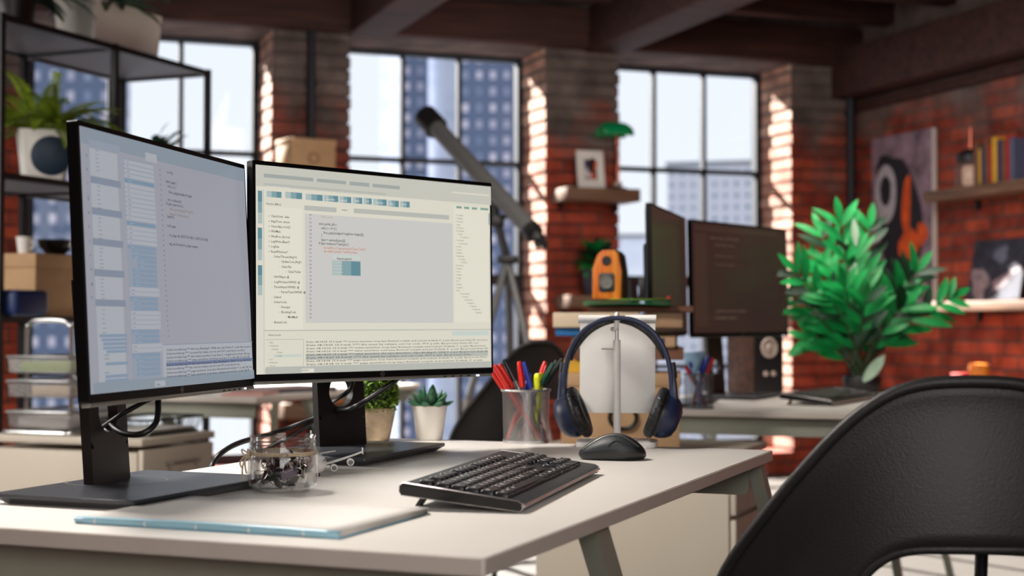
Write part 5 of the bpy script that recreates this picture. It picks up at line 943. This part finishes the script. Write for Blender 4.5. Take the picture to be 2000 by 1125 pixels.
blob(g, -.165, .70, .115, .185, 2, -.0190, I, 30, .015, 2); blob(g, -.165, .72, .060, .095, 1, -.0194, I, 26, .01, 2)
blob(g, .055, .60, .045, .20, 3, -.0192, I, 22, .08, 6, -.05); blob(g, .09, .38, .085, .10, 3, -.0194, I, 22, .1, 7); blob(g, .215, .43, .055, .07, 3, -.0194, I, 20, .12, 3); blob(g, .02, .36, .05, .07, 3, -.0193, I, 18, .1, 5)
blob(g, .20, .18, .05, .12, 4, -.0190, I, 20, .1, 6); blob(g, .04, .10, .10, .08, 4, -.0192, I, 20, .2, 3)
g.build('painted_picture', A2M, t, flat=True)
def side_shelf(label, n0, n1, z, th, dep):
    t = thing('wall_shelf', label, 'shelf', rm(SC-dep/2-.003, (n0+n1)/2, z-th), RW)
    g = G(); g.box((0, 0, th/2), (abs(n1-n0), dep, th), bev=.003); g.build('board', M['shelfw'], t)
    for x in (-.4, .4):
        g = G(); g.box((x, dep/2-.015, -.03), (.02, .02, .06)); g.build('bracket', M['metalk'], t)
side_shelf('long wooden shelf high on the right wall carrying books and a lantern', 7.37, 6.1, 1.725, .06, .22)
side_shelf('long wooden shelf low on the right wall carrying the leaning dark picture', 7.35, 6.1, 1.085, .055, .22)
LJ = rm(SC-.11, 7.075, 1.7255)
t = thing('glass_lantern', 'smoky glass lantern with copper neck glowing on the high right shelf', 'lantern', LJ, RW)
g = G(); g.lathe([(.001, .0), (.070, .0), (.076, .01), (.076, .115), (.062, .135)], 28); g.build('glass_body', M['pinkg'], t)
g = G(); g.lathe([(.066, .130), (.068, .165), (.040, .19), (.012, .2)], 28); g.build('cap', M['conek'], t)
g = G(); g.lathe([(.013, .195), (.011, .26), (.009, .31), (.001, .315)], 18); g.build('copper_neck', M['copper'], t)
g = G(); g.lathe([(.001, .012), (.030, .012), (.034, .03), (.034, .095), (.026, .11), (.001, .112)], 20, X=T3((.026, -.026, 0))); g.build('lit_bulb', M['candle'], t)
t.scale = (1.22, 1.22, 1.12)
rk = random.Random(9); n = 6.945
for m_, w_, h_, lab in (('brown', .040, .235, 'tall brown book beside the lantern, first in the row'), ('ybook', .022, .20, 'thin ochre book second in the row on the high right shelf'), ('nvb', .026, .205, 'dark blue book third in the row on the high right shelf'), ('brown', .034, .24, 'brown book between the dark blue and the red book'), ('rbook', .026, .215, 'red book next to the thick yellow book'), ('ybook', .044, .25, 'thick yellow book in the row on the high right shelf'), ('nvb', .03, .23, 'dark blue book right of the thick yellow book'), ('brown', .036, .22, 'brown book right of the last dark blue book'), ('rbook', .03, .24, 'red book near the end of the row'), ('greyblue', .04, .23, 'slate blue book closing the row')):
    make_book('shelf_book', lab, rm(SC-.115, n-w_/2, 1.7255), (h_, .15, w_), M[m_], RW, upright=True).location.z += h_/2-.075; n -= w_+.002
t = thing('leaning_picture', 'dark grey landscape picture leaning on the low right shelf', 'picture', rm(SC-.10, 6.90, 1.0855), RW)
X = RX(R_(-11))
g = G(); g.box((0, 0, .175), (.46, .02, .35), bev=.002, X=X); g.build('panel', M['conek'], t)
g = G(); g.poly([(-.225, -.0106, .006), (.225, -.0106, .006), (.225, -.0106, .344), (-.225, -.0106, .344)], 0, X); blob(g, -.13, .10, .07, .10, 1, -.0112, X, 20, .2, 4, .4); blob(g, .02, .26, .06, .05, 2, -.0112, X, 18, .15, 6); blob(g, .08, .12, .12, .03, 1, -.0112, X, 18, .25, 8, .5)
g.build('painted_picture', [mat('art_slate', (46, 48, 64), .8, var=.5, scale=12), mat('art_dust', (140, 124, 132), .8, var=.4, scale=30), mat('art_mist', (104, 108, 128), .8, var=.3)], t, flat=True)
# low table by the right wall (behind the front chair) with a red box and a wooden jar
LT = rm(SC-.30, 6.80, 0); t = thing('side_table', 'low side table by the right wall behind the front chair', 'table', LT, RW)
g = G(); g.box((0, 0, .60), (.7, .4, .03), bev=.003); g.build('table_top', M['shelfw'], t)
for x in (-.3, .3):
    for y in (-.16, .16):
        g = G(); g.box((x, y, .2925), (.035, .035, .585)); g.build('leg', M['metalk'], t)
t = thing('red_box', 'small red box on the side table behind the black chair', 'box', LT+Vector((0, 0, .6152))+N_*.08-S_*.02, RW)
g = G(); g.box((0, 0, .03), (.10, .08, .06), bev=.003); g.build('body', M['rbook'], t); g = G(); g.box((0, 0, .066), (.104, .084, .012), bev=.002); g.build('lid', M['rbook'], t)
t = thing('wooden_jar', 'orange wooden jar beside the red box on the side table', 'jar', LT+Vector((0, 0, .6152))-N_*.06-S_*.02, RW)
g = G(); g.lathe([(.001, 0), (.05, 0), (.054, .01), (.054, .10), (.05, .112)], 24); g.build('body', M['orange'], t); g = G(); g.lathe([(.052, .112), (.052, .125), (.015, .13), (.001, .131)], 24); g.build('lid', M['orange'], t)
# ---------------------------------------------------------------- shelf rack at the left
RA = Vector((-1.705, 4.99, 0)); t = thing('shelf_rack', 'tall black metal shelf rack with plants at the left', 'shelf', RA, DY)
RL, RD = 1.23, .42; lev = (.10, .50, .985, 1.465, 1.995)
for x in (0, -RD):
    for y in (0, RL/2, RL):
        g = G(); g.box((x, y, 1.0), (.022, .022, 2.0)); g.build('post', M['metalk'], t)
for z in lev:
    g = G(); g.box((-RD/2, RL/2, z-.006), (RD-.02, RL-.02, .012)); b = g.build('shelf_board', M['shelf'], t)
    g = G()
    for x in (0, -RD): g.box((x, RL/2, z-.010), (.02, RL, .022))
    for y in (0, RL/2, RL): g.box((-RD/2, y, z-.012), (RD, .02, .02))
    g.build('shelf_rim', M['metalk'], b)
def ra(x, y, z): return RA + A1*x + A2*y + Vector((0, 0, z))
def fern(t, n, L, z0, m, seed, droop=(.5, 1.4)):
    r = random.Random(seed); g = G()
    for k in range(n):
        a = 2*PI*k/n+r.uniform(-.3, .3); el = r.uniform(.2, 1.1); l = L*r.uniform(.7, 1.15); dr = r.uniform(*droop); p = Vector((.03*math.cos(a), .03*math.sin(a), z0)); pts = [p]
        for i in range(14):
            e = el-dr*(i/13)**1.3; p = p+Vector((math.cos(a)*math.cos(e), math.sin(a)*math.cos(e), math.sin(e)))*(l/14); pts.append(p)
        g.tube(pts, .0016, 4)
        for i in range(2, len(pts)):
            tg = (pts[i]-pts[i-1]).normalized(); s = tg.cross(Vector((0, 0, 1))).normalized(); w = .036*math.sin(PI*(.12+.86*i/15))
            for q in (0, .5):
                c = pts[i-1].lerp(pts[i], q)
                for sg in (-1, 1): g.leaf(c, s*sg+tg*.35, tg.cross(s), w, .011, .15, n=2)
    g.build('fronds', m, t, angle=0)
FP = ra(-.135, .385, 1.4655)
t = thing('potted_fern', 'lush fern in a white planter with a navy circle on the left rack', 'potted plant', FP, R_(20))
rg = lambda g, w, z: [g._v((x, y, z)) for x, y in rrect(w, w, .02, 4)]
g = G(); g.loft([rg(g, .145, 0), rg(g, .148, .004), rg(g, .185, .185), rg(g, .172, .185), rg(g, .165, .165)]); g.build('planter', M['ceramic'], t)
g = G(); CXM = T3((.022, -.0835, .092)) @ RX(PI/2+R_(6.2)); g.lathe([(.001, .0025), (.067, .0025), (.071, .0)], 40, X=CXM); g.build('navy_circle', mat('navy_paint', (24, 44, 62), .5), t)
fern(t, 70, .30, .17, M['fern'], 3, (.7, 1.7))
g = G(); pts = smooth([(.02, 0, .17), (.035, .01, .30), (.045, .01, .40)], 8); g.tube(pts, .0016, 4)
for i in range(3, len(pts)):
    for sg in (-1, 1): g.leaf(pts[i], Vector((sg, 0, .4)), (0, -1, 0), .034*(1-.5*i/len(pts)), .012, .1, n=2)
g.build('upright_frond', M['fern'], t, angle=0)
t = thing('small_foliage_plant', 'small dark green plant peeking above the left monitor on the rack', 'potted plant', ra(-.12, 1.02, 1.4655), DY)
g = G(); g.lathe([(.001, 0), (.05, 0), (.065, .11), (.058, .11), (.054, .10), (.001, .10)], 24); g.build('pot', M['ceramic'], t)
g = G(); r = random.Random(12)
for k in range(46):
    a, el = r.uniform(0, 2*PI), r.uniform(-.1, 1.35); d = Vector((math.cos(a)*math.cos(el), math.sin(a)*math.cos(el), math.sin(el))); g.leaf(Vector((0, 0, .12))+d*r.uniform(.03, .13), d, (0, 0, 1), .07, .036, .35, n=4)
g.build('leaves', M['dkleaf'], t)
t = thing('long_planter', 'white rectangular planter with dark foliage on top of the rack', 'planter', ra(-.105, .72, 1.9955), DY)
g = G(); q = lambda g, w, l, z: [g._v((x, y, z)) for x, y in rrect(w, l, .012, 3)]
g.loft([q(g, .17, .40, 0), q(g, .19, .43, .165), q(g, .175, .415, .165), q(g, .165, .40, .145)]); g.build('box', M['ceramic'], t)
fern(t, 40, .24, .15, M['dkleaf'], 8)
t = thing('trailing_plant', 'dark leafy plant spilling over the near end of the rack top', 'potted plant', ra(-.14, .22, 1.9955), DY)
g = G(); g.lathe([(.001, 0), (.07, 0), (.085, .12), (.078, .12), (.072, .11), (.001, .11)], 24); g.build('pot', M['black'], t)
fern(t, 44, .25, .10, M['dkleaf'], 5)
t = thing('cardboard_box', 'cardboard box with lid on the middle shelf of the left rack', 'box', ra(-.17, .37, .9855), DY)
g = G(); g.box((0, 0, .085), (.30, .33, .17), bev=.003); g.build('body', M['card'], t)
g = G(); g.box((0, 0, .195), (.31, .34, .05), bev=.003); g.build('lid', M['card'], t)
t = thing('ring_binder', 'navy blue binder lying in front of the cardboard box on the rack', 'binder', ra(-.09, .105, .9855), DY)
g = G(); g.box((0, 0, .045), (.29, .17, .088), bev=.018, seg=3); g.build('cover', M['nvb'], t); g = G(); g.box((0, .006, .0445), (.270, .166, .064), bev=.002); g.build('pages', M['paper'], t)
for x, y, lab in ((-.27, .245, 'small white cup on the cardboard box, nearest the rack post'), (-.10, .245, 'taller white cup on the cardboard box beside the black bowl')):
    t = thing('white_cup', lab, 'cup', ra(x, y, 1.2065), DY); h = .045 if x < -.2 else .058
    g = G(); g.lathe([(.001, 0), (.022, 0), (.03, h), (.027, h), (.021, .005), (.001, .005)], 22); g.build('cup_body', M['ceramic'], t)
    g = G(); g.tube([(.027+.012*math.sin(a), 0, h*.5+.014*math.cos(a)) for a in [PI*i/10 for i in range(11)]], .003, 6); g.build('cup_handle', M['ceramic'], t)
t = thing('black_bowl', 'black bowl on the cardboard box beside the white cups', 'bowl', ra(-.09, .40, 1.2065), DY)
g = G(); g.lathe([(.001, 0), (.03, 0), (.06, .03), (.068, .055), (.064, .055), (.055, .03), (.001, .006)], 28); g.build('bowl_body', M['bezel'], t)
# ---------------------------------------------------------------- letter trays on the left pedestal
def pp(x, y, z): return P2 + A1*x + A2*y + Vector((0, 0, z))
t = thing('letter_trays', 'three tier silver wire letter tray rack on the left pedestal', 'letter tray', pp(-.41, .195, .6205), DY)
w, l = .25, .32
for fy in (-.11, .11):
    g = G(); g.tube(smooth([(-.085, fy, .004), (-.085, fy, .30), (-.075, fy, .335), (-.045, fy, .35), (.045, fy, .35), (.075, fy, .335), (.085, fy, .30), (.085, fy, .004)], 5), .0068, 8); g.build('loop_frame', M['silver'], t)
g = G(); g.tube([(x, y, .006) for x, y in rrect(w+.02, l+.02, .03, 4)], .006, 8, closed=True); g.build('base_frame', M['silver'], t)
rt = random.Random(2)
for k, z in enumerate((.02, .115, .19)):
    g = G(); g.tube([(x, y, z+.048) for x, y in rrect(w, l, .012, 3)], .0045, 6, closed=True); g.tube([(x, y, z) for x, y in rrect(w-.04, l-.03, .012, 3)], .003, 6, closed=True); tr = g.build('tray', M['silver'], t)
    g = G()
    for sx in (-1, 1):
        for i in range(46):
            y = -l/2+.01+(l-.02)*i/45; g.box((sx*(w/2-.01), y, z+.024), (.0012, .0016, .05), X=T3((sx*(w/2-.01), 0, z+.024)) @ RYm(sx*.38) @ T3((-sx*(w/2-.01), 0, -z-.024)))
    for sy in (-1, 1):
        for i in range(36):
            x = -w/2+.012+(w-.024)*i/35; g.box((x, sy*(l/2-.007), z+.024), (.0016, .0012, .05))
    for i in range(30): g.box((0, -l/2+.02+(l-.04)*i/29, z), (w-.04, .0012, .0012))
    for i in range(5):
        for sx in (-1, 1): g.box((sx*(w/2-.004-i*.004), 0, z+.042-i*.009), (.0012, l-.01, .0012))
        for sy in (-1, 1): g.box((0, sy*(l/2-.006), z+.042-i*.009), (w-.01, .0012, .0012))
    g.build('wire_mesh', M['silver'], tr)
for k, (z, m_, nm, lab, sz) in enumerate(((.0225, 'paper', 'paper_stack', 'stack of white papers in the bottom letter tray', (.19, .27, .03)), (.1175, 'cardl', 'cream_envelope_box', 'cream box in the middle letter tray', (.15, .20, .03)), (.1925, 'gvis', 'lime_notebook', 'lime green notebook in the top letter tray', (.19, .25, .03)))):
    t = thing(nm, lab, 'stationery', pp(-.41, .195, .6205+z), DY); g = G(); g.box((0, 0, sz[2]/2), sz, bev=.002); g.build('bundle', M[m_], t)
    if k == 2: g = G(); g.box((0, 0, -.004), (.19, .25, .006)); g.bm.free()
t = thing('wire_basket', 'black wire paper basket beside the silver letter trays', 'letter tray', pp(-.125, .21, .6205), DY)
for z, k in ((.05, 1.0), (.004, .88)):
    g = G(); g.tube([(x*k, y*k, z) for x, y in rrect(.21, .30, .015, 3)], .004, 6, closed=True); g.build('rim_wire', M['wirek'], t)
g = G()
for i in range(26):
    y = -.14+.28*i/25
    for sx in (-1, 1): g.tube([(sx*.105, y, .05), (sx*.092, y*.88, .004)], .0011, 4)
    g.tube([(-.092, y*.88, .004), (.092, y*.88, .004)], .0011, 4)
for i in range(18):
    x = -.1+.2*i/17
    for sy in (-1, 1): g.tube([(x, sy*.15, .05), (x*.88, sy*.132, .004)], .0011, 4)
g.build('wire_mesh', M['wirek'], t)
t = thing('paper_stack', 'white papers lying in the black wire basket', 'papers', pp(-.125, .21, .6265), DY); g = G(); g.box((0, 0, .006), (.17, .24, .012)); g.build('bundle', M['paper'], t)
# ---------------------------------------------------------------- things on the left desk
t = thing('closed_laptop', 'dark closed laptop lying on the desk behind the monitors', 'laptop', ld(.16, .46), DY+R_(68))
g = G(); g.prism(rrect(.33, .23, .012, 4), 0, .010, bev=.002); g.build('base', M['black2'], t)
g = G(); g.prism(rrect(.33, .23, .012, 4), .0105, .017, bev=.002); g.build('lid', mat('pink_grey_lid', (150, 132, 134), .4), t)
t = thing('notebook_pad', 'pinkish notepad on the near corner of the desk behind the monitors', 'notebook', ld(.12, .16), DY+R_(15))
g = G(); g.box((0, 0, .006), (.15, .20, .012), bev=.001); g.build('pages', mat('pink_pad', (196, 150, 140), .7), t)
# ---------------------------------------------------------------- light
w = bpy.data.worlds.new('sky'); scene.world = w; w.use_nodes = True; nt = w.node_tree; bg = nt.nodes['Background']
tc = nt.nodes.new('ShaderNodeTexCoord'); sp = nt.nodes.new('ShaderNodeSeparateXYZ'); nt.links.new(tc.outputs['Generated'], sp.inputs[0])
cr = nt.nodes.new('ShaderNodeValToRGB'); cr.color_ramp.elements[0].position = -.0; cr.color_ramp.elements[1].position = .5
cr.color_ramp.elements[0].color = (.86, .89, .94, 1); cr.color_ramp.elements[1].color = (.74, .82, .95, 1)
nt.links.new(sp.outputs['Z'], cr.inputs['Fac']); nt.links.new(cr.outputs['Color'], bg.inputs['Color']); bg.inputs['Strength'].default_value = 1.15
def lamp(name, kind, loc, target, energy, color, size=None, sy=None, spread=None):
    l = bpy.data.lights.new(name, kind); l.energy = energy; l.color = color
    o = bpy.data.objects.new(name, l); COL.objects.link(o); o.location = loc
    o.rotation_euler = (Vector(target)-Vector(loc)).to_track_quat('-Z', 'Y').to_euler()
    if kind == 'AREA':
        l.shape = 'RECTANGLE'; l.size = size; l.size_y = sy or size
        if spread: l.spread = spread
    return o
d = S_*.25 - N_ + Vector((0, 0, -.62))
sun = lamp('sun', 'SUN', (0, 20, 12), Vector((0, 20, 12))+d, 58, (1, .93, .84)); sun.data.angle = R_(.6)
lamp('ceiling_softlight', 'AREA', (-1.0, 2.5, 2.35), (-.05, 2.1, .74), 60, (1, .93, .86), .42, .42)
lamp('window_light', 'AREA', (-3.2, 3.3, 1.7), (-.2, 3.6, .8), 80, (1, .95, .9), 1.5, 1.3)
lamp('rear_fill_light', 'AREA', rm(.2, -1.6, 1.75), rm(.8, 3, .8), 72, (1, .97, .93), 2.4, 1.7)  # fill added behind the camera; the rear wall has no window
lamp('hall_light', 'AREA', (.7, 5.2, 2.5), (1.7, 7.9, .9), 76, (1, .9, .82), 1.4, 1.4)
# ---------------------------------------------------------------- camera
cam = bpy.data.cameras.new('camera'); co = bpy.data.objects.new('camera', cam); COL.objects.link(co)
co.location = (0, 0, CZ); co.rotation_euler = (R_(90+1.3146), 0, 0)
cam.sensor_width = 36; cam.lens = 36*2933.3/2000; cam.clip_end = 2000; cam.clip_start = .05
cam.dof.use_dof = True; cam.dof.focus_distance = 2.25; cam.dof.aperture_fstop = 4.4
scene.camera = co
vs = scene.view_settings; scene.display_settings.display_device = 'sRGB'
vs.view_transform = 'Standard'; vs.look = 'None'; vs.exposure = 0; vs.gamma = 1; vs.use_curve_mapping = False
